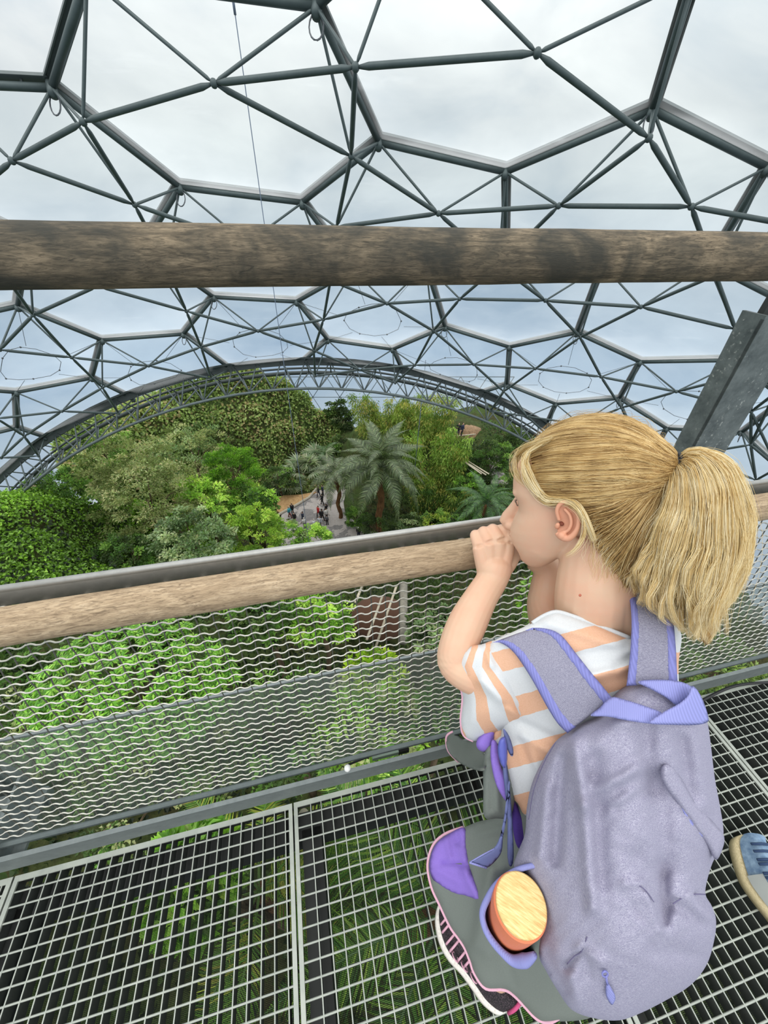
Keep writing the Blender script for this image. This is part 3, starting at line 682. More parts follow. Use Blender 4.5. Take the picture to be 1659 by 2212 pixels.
def bank_t(x, y):
    z = terr(x, y); a, b, d = px_of(x, y, z); return (d > 0) & (y > 7) & (y < 25) & (a > -160) & (a < 560) & (b > 1030) & (b < 1330)
cover('creeper', bank_t, 80000, .19, S((100, 136, 48), (122, 164, 54), (146, 192, 64), (166, 208, 80), (178, 214, 98)), 'bright green creeper covering the bank at the left below the arch foot', 5, .5, M_gloss, (-40, 5, 6, 26))
def under_t(x, y):
    z = terr(x, y); a, b, d = px_of(x, y, z); return (y < 26) & (d > 0) & (b > 1100)
cover('undergrowth', under_t, 34000, .26, S((28, 40, 22), (40, 56, 28), (56, 76, 36), (74, 98, 46)), 'shady undergrowth on the ground far below the walkway', 6, .8, None, (-26, 26, -8, 27))
# ---------------- trees and shrubs
plant('shrub_tree', (195, 945, 440, 1215), 22, OLIVE, .3, .42, 150, 46, 'large grey-olive spreading tree in the middle of the left slope', 'tree', M_dull, .35, 1)
plant('shrub_tree', (330, 920, 500, 1035), 31, OLIVE+GREY, .32, .35, 70, 40, 'pale airy olive tree just behind the vivid green feathery tree', 'tree', M_dull, .4, 2)
plant('feathery_tree', (432, 962, 565, 1068), 26.5, S((92, 136, 38), (76, 118, 32), (110, 152, 48), (60, 96, 28)), .26, .4, 90, 44, 'vivid green feathery-crowned tree against the ivy hill', 'tree', M_leaf, .1, 3)
plant('shrub', (385, 1030, 500, 1135), 23.5, LIGHT, .34, .5, 60, 34, 'light green broad-leaved bush directly below the vivid feathery tree', seed=4)
plant('shrub', (485, 1048, 602, 1140), 24.5, MIDG+LIGHT, .34, .5, 60, 34, 'mid-green bush beside the left end of the tan mulch bed', seed=5)
plant('shrub', (325, 1105, 505, 1230), 18.5, GREY, .34, .55, 80, 34, 'grey-green bush with large pale leaves just above the handrail', m=M_gloss, seed=6)
plant('shrub', (495, 1085, 612, 1215), 20.5, LIME, .3, .42, 80, 40, 'bright lime-green bush above the middle of the handrail', seed=7)
plant('shrub', (585, 1122, 668, 1200), 24, LIGHT+GREY, .26, .5, 50, 34, 'pale speckled bush at the near edge of the path, left one of two', seed=8, trunk=False)
plant('shrub', (640, 1130, 715, 1200), 24, LIGHT, .26, .5, 50, 34, 'pale speckled bush at the near edge of the path, right one of two', seed=9, trunk=False)
plant('shrub', (215, 1150, 360, 1260), 17, DARK+MIDG, .26, .55, 70, 36, 'dark shady bush under the large grey-olive tree', seed=10)
plant('shrub', (60, 1020, 200, 1110), 21, MIDG, .28, .5, 60, 34, 'green bush beside the timber edging near the arch foot', seed=11)
plant('shrub', (150, 930, 300, 1030), 29, OLIVE+MIDG, .32, .5, 60, 36, 'olive bush just below the lower chord of the arch at left', seed=12, m=M_dull)
plant('shrub', (560, 1000, 640, 1075), 39, MIDG+DARK, .34, .5, 40, 30, 'dark green bush at the foot of the ivy hill above the mulch bed', seed=13)
plant('tree', (696, 862, 768, 965), 54, DARK, .5, .5, 60, 40, 'dark dome-shaped tree in the gap between the two hills', 'tree', M_dull, seed=14)
plant('tree', (700, 940, 775, 1010), 50, DARK+MIDG, .45, .5, 40, 34, 'dark bush below the tree in the gap between the hills', 'tree', seed=15)
BS = dict(m=M_leaf, cat='bamboo', droop=1.0)
def bamboo(b, Y, n, label, seed, cols=BAMB):
    R = np.random.default_rng(seed); c, rx, rz = boxctr(b, Y); gz = float(terr(c[0], c[1])); o = empty('bamboo', (c[0], c[1], gz), label, 'bamboo')
    mb = MB(); tm = MB()
    for k in range(n):
        a = R.uniform(-1, 1)*rx; q = R.uniform(-.5, .5)*rx; top = c[2]+rz*R.uniform(.3, 1); bx = np.array([c[0]+a*.8, c[1]+q, min(gz, c[2]-rz)])
        tip = np.array([c[0]+a*1.1, c[1]+q, top]); bend = np.array([a*.15+R.normal(0, .3), -.3, 0])
        path = np.array([bx*(1-s)+tip*s+bend*s*s for s in np.linspace(0, 1, 7)]); tm.sweep(path, np.linspace(.055, .015, 7), 5)
        for s in np.linspace(.22, 1., 30):
            p = bx*(1-s)+tip*s+bend*s*s; nl = 34; dd = rand_dir(nl, R)*np.array([1, 1, .4]); sp_r = .95*(1.15-.5*s)*rx*.42
            pos = p+dd*R.uniform(.2, 1, (nl, 1))*sp_r; di = dd*.6+R.normal(0, .25, (nl, 3)); di[:, 2] -= .9
            base = np.array(cols)[R.integers(0, len(cols))]
            leaves(mb, pos, di, np.array([0, 0, 1.])+R.normal(0, .6, (nl, 3)), .36*R.uniform(.7, 1.2, nl), .085, np.clip(base*(1+R.normal(0, .15, (nl, 1)))*np.ones((nl, 3)), 0, 1), .1)
    mb.build('foliage', M_leaf, o); tm.build('culms', mat('bamboo_culm', col=srgb(138, 150, 78), rough=.5), o, True); return o
bamboo((780, 846, 880, 960), 44, 12, 'pale yellow-green bamboo topping the right hill behind the big palm', 21)
bamboo((868, 850, 975, 960), 42, 12, 'yellow-green bamboo rising under the right part of the arch', 22)
bamboo((885, 920, 990, 1060), 37, 14, 'tall drooping light green bamboo just right of the big palm', 23, BAMB+LIGHT)
bamboo((895, 1020, 985, 1160), 33.5, 14, 'lowest drooping bamboo mass beside the big palm trunk', 24, BAMB+MIDG)
plant('tree', (1015, 940, 1105, 1070), 37, DARK+MIDG, .34, .5, 70, 36, 'dark green tree right of the bamboo, left of the girl face', 'tree', seed=16)
plant('tree', (1060, 930, 1180, 1030), 41, DARK, .36, .5, 70, 36, 'dark tree under the right foot of the arch behind the girl', 'tree', M_dull, seed=17)
plant('shrub', (965, 960, 1030, 1030), 40, MIDG, .34, .5, 40, 30, 'green bush just below the brown mound on the right hill', seed=18)
plant('shrub', (1075, 1010, 1180, 1110), 31, DARK+MIDG, .3, .5, 60, 34, 'dark bush next to the girl face beyond the handrail', seed=19)
plant('shrub', (975, 1020, 1050, 1090), 34, BRIGHT+MIDG, .3, .5, 45, 32, 'fresh green bush between the bamboo and the small right palm', seed=20)
for k, (b, Y, c_, lab) in enumerate([((745, 1090, 800, 1150), 33, MIDG, 'green bush on the path side of the big palm trunk'), ((775, 1110, 860, 1175), 30.5, DARK, 'dark bush at the foot of the big palm'),
    ((850, 1110, 930, 1165), 30.5, DARK+GREY, 'dark bush right of the big palm foot'), ((905, 1100, 985, 1160), 30, MIDG+BAMB, 'round mid-green bush below the lowest bamboo'), ((960, 1110, 1060, 1160), 26, DARK+MIDG, 'dark bush under the small right palm')]):
    plant('shrub', b, Y, c_, .28, .5, 50, 34, lab, seed=30+k)
# brown terrace mound, poles and small path on the right hill
mm = MB(); c = G(1012, 930, 43.2); th = np.linspace(0, 2*math.pi, 22, endpoint=False); R9 = np.random.default_rng(8); rg = []
for f, h in ((1., -1.3), (.86, -.4), (.62, .25), (.3, .55)): rg += [c+np.array([math.cos(a)*2.3*f*(1+.12*math.sin(3*a+f)), math.sin(a)*1.3*f, h+R9.normal(0, .05)]) for a in th]
rg.append(c+AZ*.6); mm.add(rg, [(j_*22+i_, j_*22+(i_+1) % 22, (j_+1)*22+(i_+1) % 22, (j_+1)*22+i_) for j_ in range(3) for i_ in range(22)]+[(66+i_, 66+(i_+1) % 22, 88) for i_ in range(22)])
tag(mm.build('mound', mat('brown_earth', bark_fn(srgb(108, 84, 62), srgb(156, 128, 98)), rough=.95), None, True), 'bare brown earth mound on the right hill beneath the arch', 'mound')
M_pole = mat('pale_pole', bark_fn(srgb(150, 138, 118), srgb(206, 196, 174)), rough=.85)
for k, (a, b_) in enumerate([((990, 988), (1040, 1024)), ((1000, 994), (1050, 1026)), ((1012, 997), (1056, 1024))]):
    mm = MB(); mm.sweep([G(*a, 36.5), G(*b_, 33.5)], .075, 6)
    tag(mm.build('pole', M_pole, None, True), 'pale fallen pole in the slanting bundle left of the girl forehead', 'pole', 'pale poles on the right slope')
mm = MB(); mm.sweep([G(1066, 985, 40), G(1072, 1015, 37), G(1080, 1045, 34.5)], [.6, .8, 1.0], 8, sy=.15); tag(mm.build('path', M_path, None, True), 'small grey side path on the right slope behind the girl forehead', 'path', kind='structure')
mm = MB(); mm.box(G(1003, 940, 42), (AU, AV, AZ), (1.5, .05, .05)); tag(mm.build('timber_edge', M_pole), 'pale timber edge below the brown mound', 'timber')
mm = MB(); mm.sweep([G(25, 1122, 16.5), G(88, 1078, 19)], .09, 6); tag(mm.build('timber_edge', M_pole, None, True), 'long timber edging beam beside the terrace at the far left', 'timber')
mm = MB(); mm.box(G(75, 1056, 22), (RR, AV, AZ), (1.3, .5, .06)); tag(mm.build('roof_slab', mat('brown_slab', col=srgb(120, 104, 82), rough=.9)), 'small brown flat shelter roof at the left foot of the arch', 'shelter')
for k, (p, lab) in enumerate([((10, 1098), 'white panel left of the pair on the terrace at the far left'), ((22, 1092), 'white panel right of the pair on the terrace at the far left')]):
    mm = MB(); mm.box(G(*p, 17.5), (RR, AV, AZ), (.16, .02, .14)); tag(mm.build('sign_panel', M_white), lab, 'sign')
mm = MB(); c = G(48, 1088, 18); mm.sweep([c, c+RR*.5+AZ*.1, c+RR*.9], .12, 8); mm.sweep([c+RR*.7+AZ*(.25*math.cos(t))+RR*.25*math.sin(t) for t in np.linspace(0, 6.3, 14)], .05, 6)
tag(mm.build('drum_set', M_rubber, None, True), 'dark cluster of equipment on the terrace beside the white panels', 'equipment')
# ---------------- palms
def frond_mesh(L, nl, ll, cols, seed, arch_=.55, wd=.036, droop=.5):
    R = np.random.default_rng(seed); s = np.linspace(0, 1, 16)
    path = np.stack([s*L*(1-.18*s), np.zeros(16), arch_*L*(s*.75-s*s*1.35)], 1); mb = MB(); mb.col = np.array(cols[0])*.9+.05
    mb.sweep(path, np.linspace(.035, .008, 16)*L/4, 5); mb.col = None
    t = np.linspace(.12, 1, nl)
    for sd in (-1, 1):
        p = np.stack([np.interp(t, s, path[:, k]) for k in range(3)], 1); tg = np.gradient(p, axis=0); tg /= np.linalg.norm(tg, axis=1, keepdims=True)
        ln = ll*np.sin(np.clip(t*1.05, 0, 1)*math.pi*.9+.25)*R.uniform(.85, 1.1, nl)
        di = tg*(.5+.5*t[:, None])+np.array([0, sd, 0])*1.0+np.array([0, 0, 1.])*(.15-droop*t[:, None]*.4)+R.normal(0, .06, (nl, 3))
        di /= np.linalg.norm(di, axis=1, keepdims=True); side = tg
        a = p; b_ = p+di*ln[:, None]*.55+AZ*.02; e = p+di*ln[:, None]*.95-AZ*(ln[:, None]*droop*.45)
        w = wd*L/4; V = np.stack([a-side*w*.5, a+side*w*.5, b_-side*w*.6, b_+side*w*.6, e], 1).reshape(-1, 3); k = np.arange(nl)[:, None]*5
        c = pal(cols, nl, R); mb.col = np.repeat(c, 5, 0); mb.add(V, [k+np.array([[0, 1, 3, 2]]), k+np.array([[2, 3, 4]])][0]); mb.n -= 0
        mb.F.append(k+np.array([[2, 3, 4]])+mb.n-nl*5); mb.M.append(np.full(nl, 0)); mb.col = None
    return mb.mesh('frond')
def palm(c, gz, L, nf, cols, label, seed, trunk_r=.3, up=(.9, -.35), ll=.9, m=None, nl=60, cat='palm'):
    R = np.random.default_rng(seed); o = empty('palm', (c[0], c[1], gz), label, cat)
    ms = [frond_mesh(L, nl, ll, cols, seed+k, .55+.13*k) for k in range(3)]
    for me in ms: me.materials.append(m or M_gloss)
    for k in range(nf):
        e = bpy.data.objects.new('frond', ms[k % 3]); COL.objects.link(e); e.parent = o
        az = k*2.39996+R.normal(0, .15); f = k/max(nf-1, 1); tilt = up[0]+(up[1]-up[0])*f**.8+R.normal(0, .06)
        e.location = Vector(np.asarray(c)-[c[0], c[1], gz]); e.rotation_euler = (R.normal(0, .25), -tilt, az); s_ = R.uniform(.85, 1.08)*(.8+.2*f); e.scale = (s_, s_, s_)
    tm = MB(); zz = np.linspace(gz-.3, c[2], 14); tm.sweep([(c[0]+.15*math.sin(i), c[1], z) for i, z in enumerate(zz*.0+zz)], trunk_r*(1+.18*np.resize([0, 1], 14)), 10)
    tm.build('trunk', M_palmbark, o, True); return o
PD = S((84, 100, 62), (106, 122, 82), (62, 78, 48), (128, 142, 104)); PG = S((64, 100, 50), (82, 122, 62), (104, 142, 78), (48, 78, 40)); PY = S((74, 118, 40), (96, 138, 48), (126, 158, 60), (58, 96, 34)); PB = S((100, 140, 46), (78, 116, 38), (150, 158, 60))
palm(G(822, 1010, 31), GZ, 7.0, 32, PD, 'big dark feather palm at the centre of the valley', 41, .34, (1.4, -.55), 1.15, None, 84)
palm(G(728, 1024, 35), GZ, 4.9, 18, PD+S((128, 132, 112)), 'smaller greyish palm leaning over the visitors path', 44, .22, (1.0, -.5), 1.0, None, 70)
palm(G(1050, 1088, 27), GZ+1.5, 4.8, 24, PG, 'small dark green palm just left of the girl nose beyond the handrail', 47, .2, (1.2, -.55), .7)
palm(G(700, 985, 46), GZ, 4.0, 16, PG+GREY, 'palm at the foot of the ivy hill behind the path', 50, .2, (1.2, -.5), .8)
def fan_palm(c, gz, r, n, cols, label, seed, group=None):
    R = np.random.default_rng(seed); o = empty('fan_palm', (c[0], c[1], gz), label, 'palm', group); tm = MB(); tm.sweep([(c[0], c[1], gz-.2), tuple(c)], .12, 7); mb = MB()
    for k in range(n):
        d = rand_dir(1, R)[0]; d[2] = abs(d[2])*.8+.1; d = nrm(d); h = np.asarray(c)+d*r; mb.col = np.array(cols[0]); mb.sweep([c, h], .02, 4, False); mb.col = None
        s_ = nrm(np.cross(d, [0, 0, 1])); u_ = np.cross(s_, d); ang = np.linspace(-2.0, 2.0, 15); di = np.array([d*math.cos(a)+s_*math.sin(a) for a in ang]); di[:, 2] -= .25
        leaves(mb, np.tile(h, (15, 1)), di, np.tile(u_, (15, 1)), r*.75, r*.13, pal(cols, 15, R, .1), .15)
    mb.build('fan_leaves', M_gloss, o); tm.build('trunk', M_palmbark, o, True)
for k, (p, Y, r, lab) in enumerate([((655, 1022), 42.5, 1.9, 'pale fan palm left of the path head, middle of three'), ((690, 1000), 45, 1.9, 'pale fan palm left of the path head, farthest of three'), ((622, 1050), 41, 1.7, 'pale fan palm above the mulch bed, nearest of three')]):
    c = G(*p, Y); fan_palm(c, min(float(terr(c[0], c[1])), c[2]-.5), r, 16, S((150, 162, 130), (120, 138, 100), (172, 180, 150)), lab, 60+k)
# ---------------- seen through the mesh
def rosette_tree(b, Y, n, label, seed, cols, sz):
    R = np.random.default_rng(seed); c, rx, rz = boxctr(b, Y); o = empty('umbrella_tree', (c[0], c[1], float(terr(c[0], c[1]))), label, 'tree'); mb = MB()
    u = rand_dir(n*3, R); u = u[u[:, 2] > -.15][:n]
    for k in range(len(u)):
        p = c+u[k]*np.array([rx, rx*.75, rz*.9])*R.uniform(.72, 1.02); ax = nrm(u[k]*.6+[0, -.1, .9]+R.normal(0, .15, 3)); s_ = nrm(np.cross(ax, [.3, .5, .1])); t_ = np.cross(ax, s_)
        ring = [(9, 1., -.10), (6, .7, .25)]
        for nn, fl, ph in ring:
            a = np.arange(nn)*2*math.pi/nn+R.uniform(0, 6); di = np.array([s_*math.cos(q)+t_*math.sin(q) for q in a])+ax*ph
            leaves(mb, np.tile(p, (nn, 1))+di*sz*.08, di, np.tile(ax, (nn, 1)), sz*fl*R.uniform(.85, 1.1, nn), sz*.27, pal(cols, nn, R, .1)*R.uniform(.75, 1.1), .2)
    mb.build('foliage', M_gloss, o); tm = MB(); gz = float(terr(c[0], c[1])); b0 = np.array([c[0], c[1], gz-.3])
    tm.sweep([b0, (b0+c)/2+[.1, .1, 0], c], [.14, .1, .05], 7)
    for _ in range(9): tm.sweep([c-AZ*rz, c+rand_dir(1, R)[0]*np.array([rx, rx*.7, rz])*.8], [.05, .02], 5)
    tm.build('trunk', M_bark, o, True)
rosette_tree((75, 1375, 500, 1600), 5.6, 460, 'bright green tree of star-shaped leaf rosettes seen through the mesh at left', 71, S((140, 194, 66), (116, 172, 56), (160, 206, 84), (92, 146, 48)), .25)
plant('shrub', (-60, 1385, 110, 1540), 6.2, DARK+MIDG, .2, .5, 60, 34, 'dark green bush seen through the mesh at the far left edge', seed=72)
plant('shrub', (230, 1295, 470, 1375), 8.6, DARK, .2, .5, 70, 34, 'dark bush just under the handrail behind the rosette tree', seed=73)
plant('shrub', (500, 1280, 640, 1400), 8.8, MIDG+DARK, .2, .5, 70, 34, 'mid-green bush through the mesh below the middle of the handrail', seed=74)
plant('shrub', (600, 1260, 770, 1400), 9.5, BRIGHT+LIGHT, .2, .5, 70, 34, 'fresh green leafy bush through the mesh left of the wooden poles', seed=75)
plant('shrub', (735, 1395, 880, 1560), 5.8, S((138, 166, 40), (118, 150, 36), (158, 182, 56), (88, 120, 32)), .17, .55, 70, 40, 'yellow-green bush through the mesh below the wooden poles', seed=76)
plant('shrub', (880, 1300, 1010, 1440), 9, DARK+GREY, .2, .6, 60, 34, 'dark bush through the mesh beside the grey column', seed=77)
plant('shrub', (890, 1440, 1060, 1620), 5, DARK+MIDG, .17, .5, 60, 34, 'shady bush through the mesh behind the girl elbow', seed=78)
plant('shrub', (480, 1470, 760, 1660), 4.6, MIDG+DARK, .17, .5, 80, 34, 'green bush behind the clear lower panel at mid rail', seed=79)
plant('shrub', (150, 1580, 520, 1790), 3.4, DARK+MIDG+OLIVE, .15, .5, 90, 34, 'shady olive bush behind the clear lower panel at left', seed=80)
plant('shrub', (1130, 1180, 1250, 1400), 9, MIDG+BRIGHT, .2, .5, 60, 34, 'green bush through the mesh between the girl arms', seed=81)
plant('shrub', (1440, 1380, 1640, 1500), 7, S((70, 92, 50), (96, 118, 64), (116, 138, 80)), .2, .4, 60, 34, 'grassy green bush below the deck at the far right', seed=82)
for k, (b_, Y, c_, lab) in enumerate([((-40, 1490, 260, 1660), 4.7, OLIVE+MIDG, 'olive bush behind the clear lower panel at the far left'), ((220, 1520, 520, 1660), 4.7, MIDG+OLIVE, 'mid-green bush behind the clear lower panel under the rosette tree'),
    ((640, 1500, 940, 1660), 4.4, LIGHT+OLIVE, 'light olive bush behind the clear lower panel under the yellow-green bush')]):
    plant('shrub', b_, Y, c_, .17, .5, 80, 34, lab, seed=110+k)
for k, (a, b_, lab) in enumerate([((784, 1262), (768, 1300), 'short pale leaning post at the left of the wooden poles'), ((826, 1288), (792, 1382), 'pale wooden pole in the middle of the three leaning ones'), ((857, 1264), (804, 1420), 'longest pale wooden pole next to the grey column')]):
    mm = MB(); mm.sweep([G(*a, 12.), G(*b_, 9.4)], .06, 7); tag(mm.build('pole', M_pole, None, True), lab, 'pole')
mm = MB(); p = G(872, 1262, 12.5); q = G(870, 1390, 9.6); mm.sweep([p, q], [.2, .22], 12); tag(mm.build('column', mat('grey_concrete', bark_fn(srgb(104, 100, 90), srgb(146, 140, 126)), rough=.9), None, True), 'grey concrete column seen through the mesh beside the longest wooden pole', 'column')
mm = MB(); c = G(820, 1320, 11.6); mm.ball(c-[0, -.4, 1.2], (1.6, 1.2, 1.2), 16, 10); tag(mm.build('mound', mat('red_brown_earth', col=srgb(86, 58, 42), rough=.95), None, True), 'red-brown earth bank behind the wooden poles', 'mound')
# ---------------- palms under the deck
palm(atz(960, 1975, -6.0), -19, 3.4, 11, PY, 'green palm crown directly under the grating left of the girl', 91, .14, (.75, -.5), .75, M_leaf, 70)
palm(atz(560, 1925, -7.4), -18, 3.0, 9, PB, 'yellowish palm crown under the grating left of the seam', 94, .12, (.7, -.5), .6, M_leaf, 60)
c = atz(395, 1890, -4.4); 
plant('shrub', (300, 1790, 520, 2020), .55, BRIGHT+MIDG, .14, .5, 70, 34, 'bright leafy bush under the left grating panel', seed=95, yk=.8)
plant('shrub', (700, 2050, 960, 2260), .16, MIDG+DARK, .14, .5, 70, 34, 'shady bush under the grating near the bottom edge of the photo', seed=96, yk=.8) if False else None
# ================================================================ tools: surfaces given by an outline and a depth field (all in metres, placed in space)
def cr(pts, n=6, closed=True):
    p = np.asarray(pts, float); N = len(p); out = []
    for i in range(N if closed else N-1):
        a, b, c, d = (p[(i-1) % N] if closed or i > 0 else p[0]), p[i], p[(i+1) % N], (p[(i+2) % N] if closed or i+2 < N else p[-1])
        for t in np.arange(n)/n: out.append(.5*((2*b)+(-a+c)*t+(2*a-5*b+4*c-d)*t*t+(-a+3*b-3*c+d)*t**3))
    if not closed: out.append(p[-1])
    return np.array(out)
def field(cps):
    c = np.array(cps, float); X = c[:, :2]/300.; n = len(c)
    K = lambda r2: np.where(r2 > 0, .5*r2*np.log(np.maximum(r2, 1e-12)), 0)
    A = np.zeros((n+3, n+3)); A[:n, :n] = K(((X[:, None]-X[None])**2).sum(-1))+np.eye(n)*2e-3; A[:n, n] = 1; A[:n, n+1:] = X; A[n:, :n] = A[:n, n:].T
    w = np.linalg.solve(A, np.concatenate([c[:, 2], np.zeros(3)]))
    def f(x, y):
        q = np.stack([np.asarray(x, float), np.asarray(y, float)], -1)/300.; r2 = ((q[..., None, :]-X)**2).sum(-1)
        return K(r2)@w[:n]+w[n]+q@w[n+1:]
    return f
def zdep(x, y, z): return (z-HC)/ray(x, y)[2]
def Pv(x, y, d): return CAM+((np.asarray(x)[:, None]-829.5)/F*RR-(np.asarray(y)[:, None]-1106)/F*UU+FW)*np.asarray(d)[:, None]
def ppoly(x, y, o):
    ins = np.zeros(len(x), bool); n = len(o)
    for i in range(n):
        (x0, y0), (x1, y1) = o[i], o[(i+1) % n]
        c = ((y0 > y) != (y1 > y)); ins ^= c & (x < (x1-x0)*(y-y0)/((y1-y0) or 1e-9)+x0)
    return ins
def edist(x, y, o, closed=True):
    d = np.full(len(x), 1e9); n = len(o)
    for i in range(n if closed else n-1):
        a, b = o[i], o[(i+1) % n]; e = b-a; L = max(e@e, 1e-9)
        t = np.clip(((x-a[0])*e[0]+(y-a[1])*e[1])/L, 0, 1); d = np.minimum(d, np.hypot(x-a[0]-t*e[0], y-a[1]-t*e[1]))
    return d
def folds(x, y, fl):
    r = np.zeros(len(x))
    for (x0, y0, x1, y1, w, a) in fl:
        e = np.array([x1-x0, y1-y0]); L = e@e; t = ((x-x0)*e[0]+(y-y0)*e[1])/L; tc_ = np.clip(t, 0, 1)
        d = np.hypot(x-x0-tc_*e[0], y-y0-tc_*e[1]); r += a*(1.45 if w >= 11 else .7)*np.exp(-(d/w)**2)
    return r
FK = 1.
def sheet(out, dep, step=8, H=.01, wpx=20, back=.01, fl=None, smooth_out=4, extra=None, rag=0.):
    """closed soft body: the outline is its rim, the front bulges H towards the viewer's side, the rear bulges `back` the other way"""
    o = cr(out, smooth_out) if smooth_out else np.asarray(out, float)
    x0, y0 = o.min(0); x1, y1 = o.max(0); gx, gy = np.meshgrid(np.arange(x0, x1, step), np.arange(y0, y1, step*.87)); gx[1::2] += step/2
    gx, gy = gx.ravel(), gy.ravel(); k = ppoly(gx, gy, o); gx, gy = gx[k], gy[k]; k = edist(gx, gy, o) > step*.55; gx, gy = gx[k], gy[k]
    X = np.concatenate([o[:, 0], gx]); Y = np.concatenate([o[:, 1], gy]); n = len(o)
    vs, _, fs, ov, *_r = delaunay_2d_cdt([Vector((a, b)) for a, b in zip(X, Y)], [], [list(range(n))], 1, 1e-4)
    X = np.array([v.x for v in vs]); Y = np.array([v.y for v in vs]); rim = np.array([any(q < n for q in oo) for oo in ov])
    d = edist(X, Y, o); t = np.clip(d/wpx, 0, 1); pr = np.sqrt(np.clip(1-(1-t)**2, 0, 1)); pr[rim] = 0
    D = dep(X, Y) if callable(dep) else np.full(len(X), float(dep))
    fr = D-H*pr
    if fl: fr = fr-folds(X, Y, fl)*pr*FK
    if rag: fr = fr-rag*pr*(np.sin(X*.11+np.sin(Y*.05)*2)*np.sin(Y*.09+X*.03))
    N = len(X); mp = np.arange(N); inner_ = np.where(~rim)[0]; mp[inner_] = N+np.arange(len(inner_))
    V = np.concatenate([Pv(X, Y, fr), Pv(X[inner_], Y[inner_], (D+back*pr)[inner_])])
    Ff = np.array([tuple(f) for f in fs if len(f) == 3]); a = (X[Ff[:, 1]]-X[Ff[:, 0]])*(Y[Ff[:, 2]]-Y[Ff[:, 0]])-(X[Ff[:, 2]]-X[Ff[:, 0]])*(Y[Ff[:, 1]]-Y[Ff[:, 0]])
    Ff[a > 0] = Ff[a > 0][:, ::-1]
    mb = MB(); mb.add(V, np.concatenate([Ff, mp[Ff[:, ::-1]]])); mb.px = np.concatenate([np.stack([X, Y], 1), np.stack([X[inner_], Y[inner_]], 1)]); mb.outline = o
    return mb
def fattr(o, name, vals):
    a = o.data.attributes.new(name, 'FLOAT', 'POINT'); a.data.foreach_set('value', np.asarray(vals, np.float32))
def rimtube(mb, px, dep, r, n=6, closed=False, off=0.):
    px = np.asarray(px, float); D = dep(px[:, 0], px[:, 1])-off if callable(dep) else np.full(len(px), dep-off)
    return mb.sweep(Pv(px[:, 0], px[:, 1], D), r, n)
# ================================================================ materials of the girl
def skin_fn(t):
    v = t.coord('Object'); n1 = t.noise(v, 22, 4, .6); n2 = t.noise(v, 260, 3, .6)
    t.base(t.mix(t.ramp(n1, [(.35, (0, 0, 0)), (.7, (1, 1, 1))]), srgb(214, 178, 150), srgb(217, 170, 142))); t.bump(n2, .05, .0006)
    t.b.inputs['Subsurface Weight'].default_value = .12; t.b.inputs['Subsurface Radius'].default_value = (.010, .004, .002); t.b.inputs['Subsurface Scale'].default_value = 1.
M_skin = mat('skin', skin_fn, rough=.5, spec=.35)
M_ear = mat('ear_skin', col=srgb(216, 156, 126), rough=.5, spec=.35)
M_nail = mat('dark_lash', col=(.05, .035, .025), rough=.6)
def heather(base, dark, lt, sc=1.):
    def fn(t):
        v = t.coord('Object')
        h = []
        for rot in (.5, -1.0):
            m = t.n('ShaderNodeMapping'); m.inputs['Rotation'].default_value = (rot, rot*.4, .6); m.inputs['Scale'].default_value = (190*sc, 1500*sc, 1500*sc) if rot > 0 else (1500*sc, 190*sc, 1500*sc)
            t.l(v, m.inputs[0]); h.append(t.noise(m.outputs[0], 1.4, 3, .6))
        a = t.math('ADD', t.math('MULTIPLY', h[0], .5), t.math('MULTIPLY', h[1], .5)); big = t.noise(v, 14, 3, .5)
        c = t.ramp(a, [(.38, dark), (.5, base), (.62, lt)]); t.base(t.mix(t.math('MULTIPLY', big, .25), c, base)); t.bump(a, .25, .0012)
    return fn
M_bag = mat('heather_lilac_canvas', heather(srgb(152, 149, 168), srgb(106, 102, 130), srgb(194, 191, 204)), rough=.9, spec=.12)
M_strap = mat('heather_grey_canvas', heather(srgb(140, 138, 154), srgb(102, 100, 122), srgb(176, 174, 188)), rough=.9, spec=.12)
def web(col, sc=900.):
    def fn(t):
        v = t.coord('Object', (1, 1, 1), (.6, .5, .8)); w = t.n('ShaderNodeTexWave'); w.inputs['Scale'].default_value = sc/6.; w.inputs['Distortion'].default_value = 0; t.l(v, w.inputs[0])
        t.base(t.mix(w.outputs['Fac'], tuple(c*.82 for c in col), col)); t.bump(w.outputs['Fac'], .3, .0008)
    return fn
M_lav = mat('lavender_webbing', web(srgb(146, 149, 206)), rough=.7, spec=.2)
M_lav2 = mat('lavender_binding', web(srgb(132, 134, 194), 500), rough=.75, spec=.2)
M_blue = mat('violet_plastic', col=srgb(92, 98, 178), rough=.4)
M_blus = mat('slate_blue_strap', col=srgb(96, 104, 150), rough=.7)
def cloth(c, sc=420, var=.10, bump=.12):
    def fn(t):
        n1 = t.noise(t.coord('Object'), sc, 3, .6); n2 = t.noise(t.coord('Object'), 18, 3, .5)
        t.base(t.mix(n2, t.ramp(n1, [(.3, tuple(x*(1-var) for x in c)), (.7, tuple(min(1, x*(1+var)) for x in c))]), c)); t.bump(n1, bump, .0012)
    return fn
M_grey = mat('grey_jersey', cloth(srgb(118, 124, 118)), rough=.95, spec=.1)
M_purp = mat('purple_jersey', cloth(srgb(142, 116, 200)), rough=.9, spec=.12)
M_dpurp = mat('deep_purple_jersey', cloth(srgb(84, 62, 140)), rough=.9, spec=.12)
M_pink = mat('pink_trim', cloth(srgb(222, 172, 190)), rough=.9, spec=.12)
WHT, PCH = srgb(206, 208, 209), srgb(220, 166, 128)
